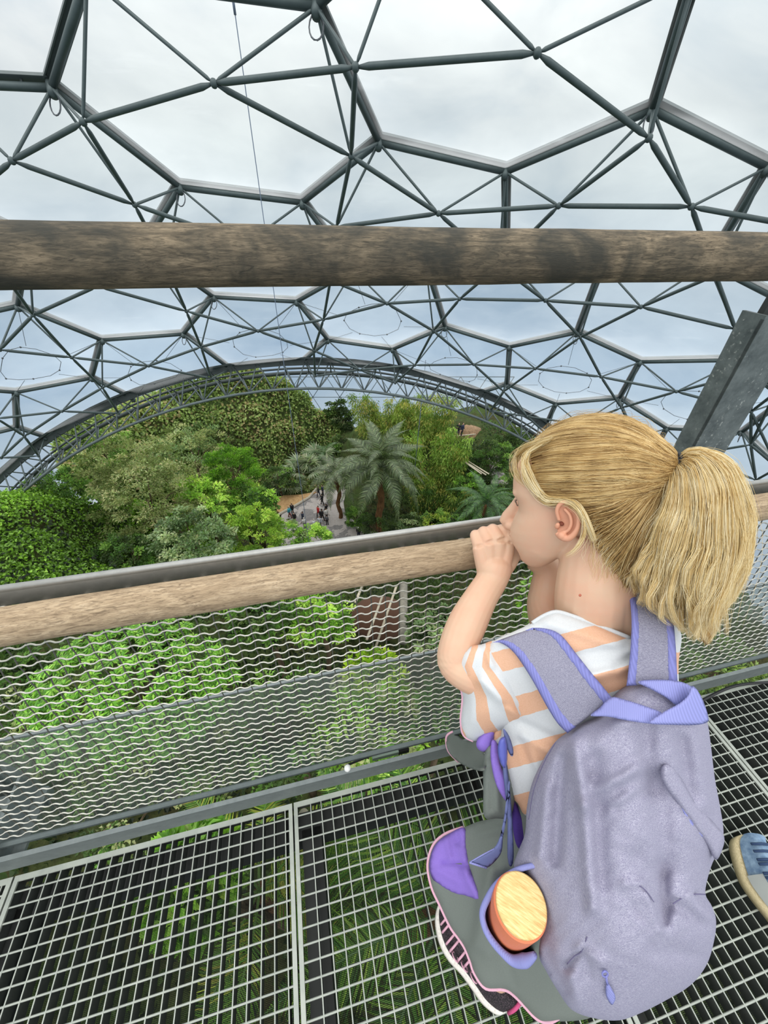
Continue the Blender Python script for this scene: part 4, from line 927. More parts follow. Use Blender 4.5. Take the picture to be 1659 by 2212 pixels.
def stripe_fn(t):
    a = t.n('ShaderNodeAttribute'); a.attribute_name = 'stripe'; nz = t.noise(t.coord('Object'), 60, 2, .5); n1 = t.noise(t.coord('Object'), 500, 3, .6)
    s = t.math('FRACT', t.math('ADD', a.outputs['Fac'], t.math('MULTIPLY', nz, .06)))
    k = t.math('LESS_THAN', s, .44); c = t.mix(k, WHT, PCH); t.base(t.mix(.12, c, t.ramp(n1, [(.3, (.5, .5, .5)), (.7, (1, 1, 1))]))); t.bump(n1, .12, .001)
M_tee = mat('striped_jersey', stripe_fn, rough=.92, spec=.1)
# ================================================================ the girl
HS = 1.2*.01
def _rot(a):
    t = np.linalg.norm(a); k = a/t; K = np.array([[0, -k[2], k[1]], [k[2], 0, -k[0]], [-k[1], k[0], 0]]); return np.eye(3)+math.sin(t)*K+(1-math.cos(t))*K@K
hf = nrm([-.76072, .50837, -.40357]); hu = nrm([-.1758, .43714, .88205]); hl = nrm([-.62481, -.74194, .24317])
H0 = CAM+(np.array([.28013, .42831, 1.16539])-CAM)*1.2
def hp(p): p = np.asarray(p, float)*HS; return H0+p[..., 0:1]*hl+p[..., 1:2]*hf+p[..., 2:3]*hu
girl = empty('person', (.42, .28, 0), 'girl with blonde ponytail in striped T-shirt leaning on the handrail, chin on her fist', 'person')
B = MB()
# --- head: cranium, face loft, nose, lips, chin, cheeks
def ell(c, r): q = MB(); q.ball((0, 0, 0), r, 28, 20); B.add(hp(q.V[0]+np.asarray(c, float)), q.F)
ell((0, -1.3, 4.6), (7.0, 8.9, 7.6)); ell((0, -3.6, 1.4), (6.3, 6.6, 6.2))
secs = [(8.6, 6.6, -2, 4.4), (6.6, 8.15, -2, 5.6), (4.4, 8.5, -2, 6.1), (3.0, 8.5, -2, 6.3), (1.6, 7.9, -2, 6.3), (.3, 7.8, -2, 6.3), (-1.2, 8.75, -2, 6.25), (-2.8, 9.45, -1.6, 6.05), (-4.2, 9.65, -1., 5.7), (-5.4, 9.35, 0., 5.25), (-6.6, 8.7, 1.2, 4.7), (-7.6, 8.5, 2.4, 4.0), (-8.6, 8.1, 3.6, 3.2), (-9.3, 7.5, 4.6, 2.4)]
V = []; na = 36
for z, yf, yb, hw in secs:
    for a in np.arange(na)*2*math.pi/na:
        s, c = math.sin(a), math.cos(a); e = .80
        x = hw*math.copysign(abs(s)**e, s); y = (yf+yb)/2+(yf-yb)/2*math.copysign(abs(c)**.86, c); V.append((x, y, z))
Fq = [(j*na+i, j*na+(i+1) % na, (j+1)*na+(i+1) % na, (j+1)*na+i) for j in range(len(secs)-1) for i in range(na)]
B.add(hp(np.array(V)), Fq+[tuple(range(na))[::-1], tuple((len(secs)-1)*na+i for i in range(na))])
def hsw(pts, r): B.sweep(hp(np.array(pts, float)), np.array(r)*HS, 14)
hsw([(0, 7.8, 2.6), (0, 8.2, 1.2), (0, 9.35, -.6), (0, 10.5, -1.9), (0, 11.0, -2.6), (0, 10.6, -3.2), (0, 9.0, -3.6)], [.75, .9, 1.05, 1.1, 1.05, 1.0, 1.0])
for s in (-1, 1):
    ell((s*1.2, 9.6, -3.0), (.9, 1.05, .8)); ell((s*3.4, 4.6, -1.6), (2.5, 2.4, 2.2)); ell((s*3.6, 4.6, -4.6), (1.8, 2.4, 2.4)); ell((s*2.6, 7.0, 3.1), (2.4, 1.1, .9))
ell((0, 9.4, -4.5), (1.9, .9, .55)); ell((0, 9.1, -5.6), (1.7, .85, .6)); ell((0, 7.4, -8.3), (1.9, 1.5, 1.3))
# --- neck and shoulders
nk = [(1288, 1165, .640, 66), (1284, 1225, .640, 71), (1281, 1280, .645, 76), (1283, 1325, .672, 78), (1290, 1385, .725, 80)]
def psw(lst, n=20, sx=1., sy=1., b=None):
    q = np.array(lst, float); d = cr(q, 5, False); (b or B).sweep(Pv(d[:, 0], d[:, 1], d[:, 2]), d[:, 3]*d[:, 2]/F, n, True, None, sx, sy)
psw(nk); psw([(1325, 1255, .615, 40), (1335, 1310, .625, 42), (1350, 1365, .655, 50)])
psw([(1120, 1425, .715, 48), (1200, 1415, .71, 58), (1300, 1425, .715, 68), (1390, 1425, .705, 58), (1425, 1435, .70, 42)])
# --- torso and legs below the clothes
psw([(1290, 1430, .74, 85), (1280, 1560, .72, 120), (1265, 1700, .74, 115), (1255, 1800, .76, 105)])
def wsw(pts, r, n=14): q = cr(np.array([[*p, a] for p, a in zip(pts, r)]), 4, False); B.sweep(q[:, :3], q[:, 3], n)
foot = atz(1064, 2088, .07); hipL = P(1215, 1780, .76); hipR = P(1300, 1790, .79); footR = atz(1190, 1960, .06)+np.array([.05, .1, 0])
wsw([hipL, hipL*.5+foot*.5+[.02, .0, -.03], foot+[.01, 0, .05], foot], [.08, .05, .036, .030]); wsw([hipR, (hipR+footR)/2+[-.02, .08, .03], footR+[0, 0, .05], footR], [.085, .06, .038, .032])
# --- left arm
psw([(1150, 1440, .685, 52), (1085, 1462, .69, 49), (1025, 1455, .70, 45), (984, 1434, .708, 38), (988, 1398, .712, 40), (1010, 1345, .722, 41), (1038, 1292, .733, 35), (1060, 1256, .748, 33), (1066, 1234, .754, 37), (1068, 1218, .757, 36), (1070, 1204, .758, 28)])
# --- right arm: elbow beside the neck, forearm rising to the far fist
psw([(1230, 1370, .76, 42), (1196, 1352, .775, 44), (1180, 1312, .785, 40), (1184, 1268, .785, 36), (1184, 1228, .785, 31), (1152, 1206, .79, 25)])
# --- left fist on the rail: metacarpals, curled fingers, thumb
MC = [(1036, 1180, .748), (1056, 1172, .742), (1078, 1168, .740), (1098, 1172, .744)]
PI_ = [(1027, 1158, .762), (1045, 1151, .757), (1065, 1146, .755), (1084, 1147, .757)]
DI = [(1030, 1157, .786), (1048, 1151, .783), (1067, 1147, .782), (1085, 1148, .783)]
TI = [(1038, 1168, .792), (1055, 1163, .790), (1073, 1160, .789), (1090, 1162, .788)]
for k in range(4):
    w_ = (1052+8*k, 1248, .758)
    psw([(*w_, 19), ((w_[0]+MC[k][0])/2, 1210, .750, 19), (*MC[k], 16.5)], 12)
    r = (12.0, 13.2, 13.6, 13.4)[k]; psw([(*MC[k], r+2.2), (*PI_[k], r), (*DI[k], r-.8), (*TI[k], r-2.5)], 12)
psw([(1082, 1240, .762, 18), (1104, 1208, .768, 17), (1110, 1186, .778, 14), (1102, 1168, .788, 11)], 12)
psw([(MC[0][0], MC[0][1]+4, .753, 15), (1056, 1177, .748, 17), (1078, 1173, .747, 17), (1098, 1177, .751, 15)], 12); psw([(1036, 1166, .760, 12), (1060, 1159, .755, 14), (1090, 1158, .757, 13)], 12)
# far right fist under the mouth
RH = [(1128, 1196, .800), (1118, 1188, .802), (1108, 1180, .804), (1098, 1174, .806)]
for k, p in enumerate(RH): psw([(1150, 1206, .795, 14), (p[0]+8, p[1]+6, .80, 12), (p[0]-6, p[1]-4, p[2]+.004, 10.5), (p[0]-10, p[1]+10, p[2]+.02, 9)], 10)
body = B.build('body', M_skin, girl, True); remesh(body, .0021, 5, .45); _v = np.zeros(len(body.data.vertices)*3); body.data.vertices.foreach_get('co', _v); _v = _v.reshape(-1, 3); _h = (_v-H0)@np.stack([hl, hf, hu], 1)/HS
_k = np.where((_h[:, 2] > -12) & (_h[:, 1] < 9.9) & (np.abs(_h[:, 0]) < 8) & (_h[:, 1] > -10))[0]; _g = body.vertex_groups.new(name='face'); _g.add([int(q) for q in _k], 1., 'REPLACE')
_m = body.modifiers.new('f', 'SMOOTH'); _m.iterations = 14; _m.factor = .5; _m.vertex_group = 'face'; apply_mods(body); body.vertex_groups.clear()
body.data.polygons.foreach_set('use_smooth', [True]*len(body.data.polygons))
# creases between the fingers stay shape: thin dark folds
# --- ear
E_ = MB()
hx = [(1208, 1124, .587), (1203, 1104, .584), (1210, 1089, .579), (1225, 1085, .573), (1240, 1096, .567), (1249, 1115, .564), (1249, 1136, .565), (1241, 1153, .570), (1228, 1163, .577), (1213, 1161, .584), (1203, 1151, .589)]
q = cr(np.array(hx), 5, False); rr_ = np.interp(np.linspace(0, 1, len(q)), [0, .25, .6, .8, 1], [.0028, .0036, .0034, .0052, .0042]); E_.sweep(Pv(q[:, 0], q[:, 1], q[:, 2]), rr_, 10)
q = cr(np.array([(1219, 1099, .578), (1231, 1113, .573), (1234, 1131, .573), (1227, 1146, .577), (1214, 1150, .583)]), 5, False); E_.sweep(Pv(q[:, 0], q[:, 1], q[:, 2]), .0027, 8)
E_.ball(P(1204, 1136, .589), (.004, .004, .006), 10, 8); E_.ball(P(1214, 1157, .583), .0072, 12, 8)
sh = sheet([(h[0], h[1]) for h in hx], field([(h[0], h[1], h[2]+.004) for h in hx]+[(1220, 1125, .588), (1215, 1135, .592)]), 5, .001, 8, .008); E_.add(np.concatenate(sh.V), sh.F)
ear = E_.build('ear', M_ear, girl, True); remesh(ear, .0011, 3, .4)
mm = MB(); c = P(1213, 1131, .5885); mm.ball(c, (.0035, .0045, .0028), 12, 8); mm.build('ear_canal', mat('ear_shadow_skin', col=srgb(120, 62, 44), rough=.8), ear, True)
# --- eye (only its outer corner shows), brow and lashes, mole, lips
for s in (1, -1):
    mm = MB(); c = hp(np.array([s*3.2, 6.25, 1.15])); mm.ball(c, 1.12*HS, 20, 14); mm.mi = 1; mm.ball(hp(np.array([s*3.2, 6.78, 1.12])), .68*HS, 14, 10)
    mm.build('eye', [mat('eye_white', col=(.75, .73, .7), rough=.2), mat('brown_iris', col=(.05, .03, .02), rough=.1)], girl, True)
    mm = MB()
    for a in np.linspace(-1.0, 1.0, 15):
        p0 = hp(np.array([s*3.3+a*1.1, 7.55-.45*a*a, 1.75-.15*a*a])); mm.sweep([p0, p0+(hf*.35+hu*.12+hl*a*.15)*HS*.9], [.0003, .00015], 4)
    lid = [hp(np.array([s*3.3+a*1.25, 7.62-.6*a*a, 1.75-.55*a*a])) for a in np.linspace(-1, 1, 11)]; mm.sweep(lid, .0008, 6); mm.build('eyelash', M_nail, girl, True)
    mm = MB()
    mm.sweep([hp(np.array([s*(1.6+3.0*u), 8.35-1.6*u*u, 3.2+.5*math.sin(u*2.4)])) for u in np.linspace(0, 1, 9)], np.array([.6, 1.6, 2, 2, 1.9, 1.7, 1.4, 1, .5])*.0009, 6); mm.build('eyebrow', mat('brow_hair', col=srgb(168, 128, 88), rough=.8), girl, True)
mm = MB(); q = np.array([hp(np.array([x, 9.75-.30*x*x, -4.72])) for x in np.linspace(-1.5, 1.5, 9)]); mm.sweep(q, [.001, .0028, .0034, .0036, .0034, .0036, .0034, .0028, .001], 8); q = q-hu*.0085; mm.sweep(q, [.001, .003, .004, .0042, .0042, .0042, .004, .003, .001], 8); mm.build('lips', mat('lip', col=srgb(206, 128, 116), rough=.4), girl, True)
mm = MB(); mm.ball(P(1253, 1286, .5495), (.0022, .0022, .0010), 10, 6, (RR, UU, FW)); mm.build('mole', mat('mole', col=srgb(176, 96, 72)), girl, True)
# ================================================================ T-shirt
sd = field([(1060, 1385, .665), (1200, 1325, .625), (1300, 1352, .605), (1400, 1378, .60), (1465, 1380, .625), (1100, 1450, .645), (1250, 1450, .60), (1400, 1450, .60), (1125, 1560, .67), (1200, 1600, .64), (1350, 1560, .62), (1070, 1640, .715), (1100, 1740, .725), (1180, 1700, .67), (1130, 1680, .69), (1465, 1480, .63)])
FK = 1.5
T1 = sheet([(1150, 1346), (1176, 1330), (1203, 1322), (1240, 1332), (1300, 1354), (1360, 1378), (1410, 1362), (1452, 1345), (1472, 1372), (1466, 1430), (1460, 1520), (1400, 1620), (1260, 1700), (1148, 1762), (1118, 1735), (1092, 1706), (1074, 1668), (1066, 1620), (1084, 1570), (1050, 1500), (1046, 1430), (1060, 1390), (1110, 1364)], sd, 7, .012, 26, .05,
  [(1180, 1345, 1360, 1405, 9, .004), (1230, 1420, 1350, 1400, 10, -.005), (1240, 1470, 1360, 1440, 12, .006), (1125, 1560, 1210, 1600, 8, -.006), (1130, 1590, 1210, 1640, 9, .007), (1120, 1600, 1165, 1700, 8, -.006), (1150, 1620, 1175, 1720, 10, .006), (1090, 1600, 1120, 1720, 8, .005), (1330, 1440, 1362, 1420, 7, -.006)])
top = T1.build('t_shirt', M_tee, girl, True); x, y = T1.px.T; fattr(top, 'stripe', (y+.27*(x-1150)-1497)/107.)
ld = field([(1070, 1390, .672), (1015, 1395, .685), (985, 1440, .70), (1000, 1510, .715), (998, 1560, .72), (1022, 1601, .725), (1060, 1590, .71), (1110, 1560, .68), (1120, 1500, .66), (1100, 1430, .655), (1050, 1480, .665), (1040, 1540, .68)])
T2 = sheet([(1078, 1384), (1040, 1392), (1016, 1396), (994, 1416), (984, 1440), (988, 1470), (999, 1505), (995, 1555), (1001, 1588), (1022, 1601), (1052, 1592), (1092, 1572), (1132, 1548), (1142, 1490), (1128, 1420)], ld, 6, .020, 34, .035,
  [(1048, 1396, 1062, 1440, 6, .006), (1060, 1400, 1120, 1500, 9, -.005), (1040, 1470, 1120, 1545, 12, .006), (1090, 1520, 1128, 1535, 6, -.006), (1010, 1430, 1020, 1560, 9, .003)])
slv = T2.build('sleeve', M_tee, top, True); x, y = T2.px.T; fattr(slv, 'stripe', (x-np.interp(y, [1400, 1440, 1505, 1555, 1600], [1004, 984, 999, 995, 1015]))/(30+np.clip(y-1410, 0, 200)*.26)+.46)
mm = MB(); rimtube(mm, cr([(984, 1440), (988, 1470), (999, 1505), (995, 1555), (1001, 1588), (1022, 1601)], 5, False), ld, .0022, 6, off=.001); mm.build('cuff_edge', M_pink, slv, True)
mm = MB(); rimtube(mm, cr([(1150, 1346), (1176, 1330), (1203, 1322), (1240, 1332), (1300, 1354), (1360, 1378)], 5, False), sd, .0036, 8, off=.001); mm.build('collar', mat('white_ribbing', cloth(WHT), rough=.9), top, True)
T3 = sheet([(1072, 1572), (1088, 1570), (1090, 1610), (1096, 1650), (1100, 1694), (1078, 1690), (1068, 1640), (1064, 1600)], .70, 6, .006, 10, .01); fr_ = T3.build('front_hem', M_tee, top, True); x, y = T3.px.T; fattr(fr_, 'stripe', (y-1560+.8*(x-1064))/110.)
# ================================================================ grey and purple trousers
zz_ = lambda x, y, z: (x, y, zdep(x, y, z))
td = field([zz_(925, 1870, .27), zz_(935, 1826, .29), zz_(1000, 1788, .34), zz_(1050, 1768, .44), zz_(950, 1955, .22), zz_(1004, 2048, .17), zz_(1049, 2134, .15), zz_(1117, 2156, .14), zz_(1189, 2207, .14), zz_(1110, 1760, .56), zz_(1060, 1860, .42), zz_(1110, 1960, .42), zz_(1060, 2010, .30), zz_(1180, 2080, .32), zz_(1250, 1900, .52), zz_(1300, 2180, .2), zz_(1300, 2000, .45)])
FK = 2.2
TR = sheet([(1112, 1720), (1066, 1764), (1032, 1775), (1000, 1788), (962, 1802), (936, 1826), (924, 1868), (932, 1915), (950, 1955), (972, 2001), (990, 2026), (1004, 2048), (1015, 2075), (1025, 2103), (1049, 2134), (1090, 2137), (1117, 2156), (1158, 2199), (1189, 2207), (1290, 2192), (1330, 2100), (1310, 1900), (1220, 1760)], td, 8, .010, 16, .05,
  [(1040, 1800, 1090, 1790, 9, .006), (1100, 1890, 1060, 1990, 12, -.005), (1060, 1880, 1030, 2040, 16, .006), (1085, 2040, 1112, 2130, 6, -.004), (1040, 1960, 1050, 2060, 10, .004)])
leg = TR.build('trousers', M_grey, girl, True)
PP = sheet([(1003, 1788), (1008, 1830), (1018, 1880), (1034, 1922), (1042, 1952), (1012, 1938), (980, 1930), (952, 1914), (934, 1898), (927, 1872), (932, 1842), (944, 1820), (968, 1802)], lambda x, y: td(x, y)-.008, 6, .009, 12, .004, [(965, 1815, 975, 1860, 5, .004), (985, 1800, 1000, 1870, 6, -.004), (955, 1862, 1012, 1868, 4, -.005), (990, 1830, 1010, 1890, 6, .005), (1000, 1885, 1030, 1935, 8, .004), (945, 1880, 990, 1905, 7, .003)])
tag(PP.build('side_panel', M_purp, leg, True), 'bright purple puffy panel')
mm = MB(); rimtube(mm, cr([(1000, 1788), (962, 1802), (936, 1826), (924, 1868), (932, 1915), (950, 1955), (972, 2001), (990, 2026), (1004, 2048), (1015, 2075), (1025, 2103), (1049, 2134), (1090, 2137), (1117, 2156), (1158, 2199), (1189, 2207), (1218, 2190)], 5, False), td, .0036, 8); tag(mm.build('hem', M_pink, leg, True), 'pink hem binding')
FK = 1.6
GU = sheet([(1052, 1612), (1044, 1650), (1044, 1710), (1046, 1764), (1072, 1768), (1104, 1762), (1112, 1700), (1100, 1640), (1078, 1606)], field([(1050, 1620, .70), (1110, 1640, .70), (1045, 1760, .72), (1110, 1760, .715)]), 6, .016, 20, .03, [(1058, 1640, 1060, 1750, 4, -.004), (1070, 1640, 1074, 1750, 4, .004), (1084, 1660, 1088, 1755, 4, -.004)])
GU.build('trousers_top', M_grey, leg, True)
PS = sheet([(1062, 1600), (1060, 1640), (1070, 1690), (1088, 1725), (1098, 1728), (1096, 1690), (1080, 1650), (1074, 1606)], .683, 5, .006, 8, .008); PS.build('waist_piping', M_purp, leg, True)
PL = sheet([(1030, 1600), (1044, 1582), (1068, 1572), (1070, 1590), (1062, 1618), (1044, 1624), (1031, 1616)], .705, 5, .014, 14, .02); PL.build('purple_fold', M_purp, leg, True)
kd = float((atv(1000, 1625, .352)-CAM)@FW)
KN = sheet([(964, 1592), (978, 1580), (1002, 1596), (1032, 1604), (1050, 1640), (1046, 1664), (1022, 1662), (990, 1646), (968, 1622)], field([(964, 1600, kd), (1000, 1625, kd-.01), (1050, 1650, .73), (1020, 1660, .76)]), 6, .02, 22, .03); kn = KN.build('far_trouser_leg', M_grey, leg, True)
mm = MB(); rimtube(mm, cr([(978, 1580), (964, 1592), (968, 1622), (990, 1646)], 5, False), kd, .003, 6); mm.build('far_hem', M_pink, kn, True)
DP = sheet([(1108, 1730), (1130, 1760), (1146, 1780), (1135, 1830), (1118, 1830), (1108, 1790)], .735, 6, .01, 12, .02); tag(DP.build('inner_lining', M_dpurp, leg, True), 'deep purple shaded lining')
# ================================================================ left trainer
def shoe(parent, left_px, z0, width, hts, ms, nm, sole_h=.026, flip=1):
    L = np.array([atz(x, y, z0) for x, y in left_px]); L = cr(L, 4, False); n = len(L); d = nrm(L[-1]-L[0]); s = nrm(np.cross(d, AZ))*flip; t = np.linspace(0, 1, n)
    wv = np.interp(t, [0, .04, .12, .3, .5, .75, .9, .97, 1], [.30, .62, .85, .86, .84, 1., .92, .6, .2])*width; ctr0 = L+s*width*.5
    ctr = ctr0*1.; e_l = (L-ctr0)@s  # keep the seen edge where it is
    C_ = L+s*(wv[:, None]*.5)+s*((np.interp(t, [0, .04, .12, .88, .97, 1], [.25, .12, .03, .02, .1, .35])*width)[:, None])*0
    mb = MB(); ring = []
    for i in range(n):
        for a, h in ((-.5, 0), (.5, 0), (.50, sole_h*.6), (.46, sole_h), (-.46, sole_h), (-.50, sole_h*.6)): ring.append(C_[i]+s*wv[i]*a+AZ*(h-z0*1.0+.002))
    k = 6; mb.add(ring, [(i*k+j, i*k+(j+1) % k, (i+1)*k+(j+1) % k, (i+1)*k+j) for i in range(n-1) for j in range(k)]+[tuple(range(k))[::-1], tuple((n-1)*k+j for j in range(k))])
    sole = mb.build('sole', ms[0], parent, True); mb = MB(); ring = []; m_ = 9
    hv = np.interp(t, *hts)
    for i in range(n):
        for a in np.linspace(-1, 1, m_): ring.append(C_[i]+s*wv[i]*(.42*a+.05)+AZ*(sole_h-.004+hv[i]*(1-abs(a)**2.6)))
    mb.add(ring, [(i*m_+j, i*m_+j+1, (i+1)*m_+j+1, (i+1)*m_+j) for i in range(n-1) for j in range(m_-1)]+[tuple(range(m_)), tuple((n-1)*m_+j for j in range(m_))[::-1]])
    up = mb.build('upper', ms[1], parent, True); return sole, up, C_, s, wv, hv, d
def sole_fn(c1, c2):
    def fn(t):
        w = t.n('ShaderNodeTexNoise'); w.inputs['Scale'].default_value = 40; t.base(t.ramp(w.outputs['Fac'], [(.35, c2), (.6, c1)]))
    return fn
M_sole = mat('white_sole', sole_fn(srgb(236, 230, 222), srgb(214, 206, 196)), rough=.6)
def mesh_fn(t):
    v = t.n('ShaderNodeTexVoronoi'); v.inputs['Scale'].default_value = 420; t.l(t.coord('Object'), v.inputs['Vector']); t.base(t.ramp(v.outputs['Distance'], [(.25, srgb(92, 76, 84)), (.45, srgb(34, 30, 34))])); t.bump(v.outputs['Distance'], .5, .001)
M_mesh = mat('black_trainer_mesh', mesh_fn, rough=.85)
sh_ = bpy.data.objects.new('shoe', None); COL.objects.link(sh_); sh_.parent = girl; sh_.matrix_parent_inverse = Matrix.Translation(-Vector(girl.location)); tag(sh_, 'black mesh trainer with pink details and white sole')
heel2toe = [(1102, 2168), (1078, 2193), (1045, 2172), (1020, 2138), (995, 2104), (970, 2077), (953, 2048), (943, 2016), (940, 1984), (946, 1956), (958, 1938)]
_so, _upp, C_, s_, wv, hv, d_ = shoe(sh_, heel2toe, .012, .082, ([0, .08, .3, .55, .8, 1], [.055, .065, .06, .052, .034, .02]), (M_sole, M_mesh), 'shoe', .028)
n_ = len(C_); mm = MB()
for f in np.linspace(.42, .72, 6):
    i = int(f*n_); c = C_[i]+AZ*(.03+hv[i]*.72)-s_*wv[i]*.22; mm.sweep([c-s_*.012-AZ*.012, c+AZ*.001, c+s_*.02+AZ*.012], .0026, 6)
th = np.linspace(0, 2*math.pi, 14)
for f in (.36, .43, .5):
    i = int(f*n_); c = C_[i]+AZ*(.03+hv[i]*.5)-s_*wv[i]*.33; mm.sweep([c+d_*.010*math.cos(a)+nrm(AZ-s_*.5)*.013*math.sin(a) for a in th], .0016, 5)
mm.build('laces', M_pink, sh_, True)
mm = MB(); i = 3; mm.sweep([C_[i]+s_*wv[i]*a+AZ*(.026+hv[i]*(1-abs(a*2)**2.6)) for a in np.linspace(-.42, .42, 9)], .004, 6); mm.build('collar_lining', mat('magenta_lining', col=srgb(206, 84, 132), rough=.8), sh_, True)
# ================================================================ hair
def hair_mat(name, stops, rough=.38):
    def fn(t):
        h = t.n('ShaderNodeHairInfo'); n1 = t.noise(t.coord('Object'), 34, 3, .5); f = t.math('ADD', t.math('MULTIPLY', h.outputs['Random'], .55), t.math('MULTIPLY', n1, .45)); t.base(t.ramp(f, stops))
        tl = t.n('ShaderNodeBsdfTranslucent'); tl.inputs[0].default_value = (*srgb(226, 190, 118), 1); mx = t.n('ShaderNodeMixShader'); mx.inputs[0].default_value = .22
        t.l(t.b.outputs[0], mx.inputs[1]); t.l(tl.outputs[0], mx.inputs[2]); t.l(mx.outputs[0], t.out.inputs[0])
    return mat(name, fn, rough=rough, spec=.35)
M_hair = hair_mat('blonde_hair', [(.25, srgb(116, 90, 56)), (.42, srgb(178, 144, 92)), (.58, srgb(212, 180, 120)), (.75, srgb(236, 212, 158))])
M_tail = hair_mat('pale_blonde_hair', [(.22, srgb(176, 142, 86)), (.36, srgb(216, 188, 128)), (.54, srgb(238, 218, 166)), (.72, srgb(250, 240, 206))])
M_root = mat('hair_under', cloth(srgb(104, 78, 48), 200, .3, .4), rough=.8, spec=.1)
M_under = mat('tail_under', cloth(srgb(150, 114, 64), 200, .25, .4), rough=.8, spec=.1)
def curves(name, paths, rad, m, parent):
    cu = bpy.data.hair_curves.new(name); cu.add_curves([len(p) for p in paths]); pos = np.concatenate(paths).astype(np.float32)
    cu.position_data.foreach_set('vector', pos.ravel()); a = cu.attributes.get('radius') or cu.attributes.new('radius', 'FLOAT', 'POINT')
    rv = np.concatenate([np.interp(np.linspace(0, 1, len(p)), [0, .15, .8, 1], [.75, 1, .8, .25])*r for p, r in zip(paths, np.broadcast_to(rad, (len(paths),)))]); a.data.foreach_set('value', rv.astype(np.float32))
    o = bpy.data.objects.new(name, cu); COL.objects.link(o); cu.materials.append(m); o.parent = parent; o.matrix_parent_inverse = Matrix.Translation(-Vector(parent.location)); return o
HC_ = np.array([0, -1.4, 4.5]); HRd = np.array([7.35, 9.3, 8.15]); TIE = np.array([.2, -11.6, 4.6])
def zl(y): return np.interp(y, [-12, -9, -7.5, -5.5, -3.2, -1.6, .8, 2.6, 4.6, 6.2, 7.2, 9], [-4, -4.5, -5.2, -4.2, -1.5, 2.0, 3.6, 3.2, 3.4, 4.8, 7.0, 8.4])
tdir = (TIE-HC_)/HRd; tl_ = np.linalg.norm(tdir); tdir /= tl_
def hair_radius(u):    # scalp radius factor in unit-ellipsoid space, drawn out into a cone at the tie
    c = u@tdir; return 1+np.clip((c-.80)/.2, 0, 1)**2*(tl_-1)
HCAP = MB(); na, nb = 160, 120
th = np.linspace(.02, math.pi-.02, nb); ph = np.linspace(0, 2*math.pi, na, endpoint=False)
U = np.array([[math.sin(t)*math.cos(p), math.sin(t)*math.sin(p), math.cos(t)] for t in th for p in ph]); Q = HC_+U*HRd*hair_radius(U)[:, None]
okv = Q[:, 2] > zl(Q[:, 1])-.1
# below the ellipsoid's widest part pull the cap in so that it stays on the skull
Fc = [(j*na+i, (j+1)*na+i, (j+1)*na+(i+1) % na, j*na+(i+1) % na) for j in range(nb-1) for i in range(na)]; Fc = [f for f in Fc if all(okv[list(f)])]
HCAP.add(hp(HC_+(Q-HC_)*.985), Fc); cap = HCAP.build('hair', M_root, girl, True)
Rh = np.random.default_rng(11); paths = []; rads = []
def strand(u0, lift, n=16, wob=.012, end=1.0, cl=None):
    w0 = u0/np.linalg.norm(u0); ang = math.acos(np.clip(w0@tdir, -1, 1)); t = np.linspace(0, end, n)[:, None]
    sl_ = (np.sin((1-t)*ang)*w0+np.sin(t*ang)*tdir)/max(math.sin(ang), 1e-3)
    ax = np.cross(w0, tdir); f1, f2 = Rh.normal(0, wob, 2); p1 = Rh.uniform(0, 6); sl_ = sl_+(0 if cl is None else ax*(cl[1][0]*np.sin(t*5+cl[2])*1.5+cl[1][1]*np.sin(t*10+cl[2]*2))*np.sin(t*math.pi))+ax*(f1*np.sin(t*5+p1)+f2*np.sin(t*11+p1*2))*np.sin(t*math.pi)
    sl_ /= np.linalg.norm(sl_, axis=1, keepdims=True); r = hair_radius(sl_)[:, None]+lift*np.sin(np.clip(t/end, 0, 1)*math.pi*.9+.15)*(1-.6*t)
    return HC_+sl_*HRd*r
cnt = 0
CL = []
for _ in range(260):
    w = Rh.normal(0, 1, 3); CL.append((w/np.linalg.norm(w), Rh.normal(0, .02, 2), Rh.uniform(0, 6), Rh.uniform(.008, .05)))
CLu = np.array([c[0] for c in CL])
while cnt < 12000:
    u = Rh.normal(0, 1, 3); u /= np.linalg.norm(u); p = HC_+u*HRd
    if p[2] < zl(p[1])+.05 or u@tdir > .93: continue
    if p[0] < -3.5 and Rh.random() < .75: continue
    ci = int(np.argmax(CLu@u)); cu_ = CL[ci]; u2 = u*.45+cu_[0]*.55; u2 /= np.linalg.norm(u2)
    q_ = HC_+u2*HRd
    if q_[2] < zl(q_[1]): u2 = u
    lf = cu_[3]+abs(Rh.normal(.004, .006)); paths.append(hp(strand(u2, lf, 16, Rh.choice([.004, .012, .05], p=[.62, .30, .08]), 1., cu_))); rads.append(Rh.uniform(.00020, .00038)); cnt += 1
# strands that start right on the hairline
ys = np.linspace(-7.5, 8.2, 400)
for k in range(1500):
    y = Rh.uniform(-7, 8.2); z = zl(y)+abs(Rh.normal(0, .35)); q = 1-((y-HC_[1])/HRd[1])**2-((z-HC_[2])/HRd[2])**2
    if q < 0: continue
    x = math.sqrt(q)*HRd[0]*(1 if Rh.random() < .85 else -1); u = np.array([x, y, z]); u = (u-HC_)/HRd
    paths.append(hp(strand(u, abs(Rh.normal(.02, .012)), 15, .02))); rads.append(Rh.uniform(.00025, .00045))
# flyaway frizz
for k in range(900):
    u = Rh.normal(0, 1, 3); u /= np.linalg.norm(u); p = HC_+u*HRd
    if p[2] < zl(p[1]) or u@tdir > .9: continue
    s = strand(u, abs(Rh.normal(.07, .04)), 12, .09, Rh.uniform(.15, .5)); paths.append(hp(s)); rads.append(.00016)
curves('hair_strands', paths, np.array(rads), M_hair, cap)
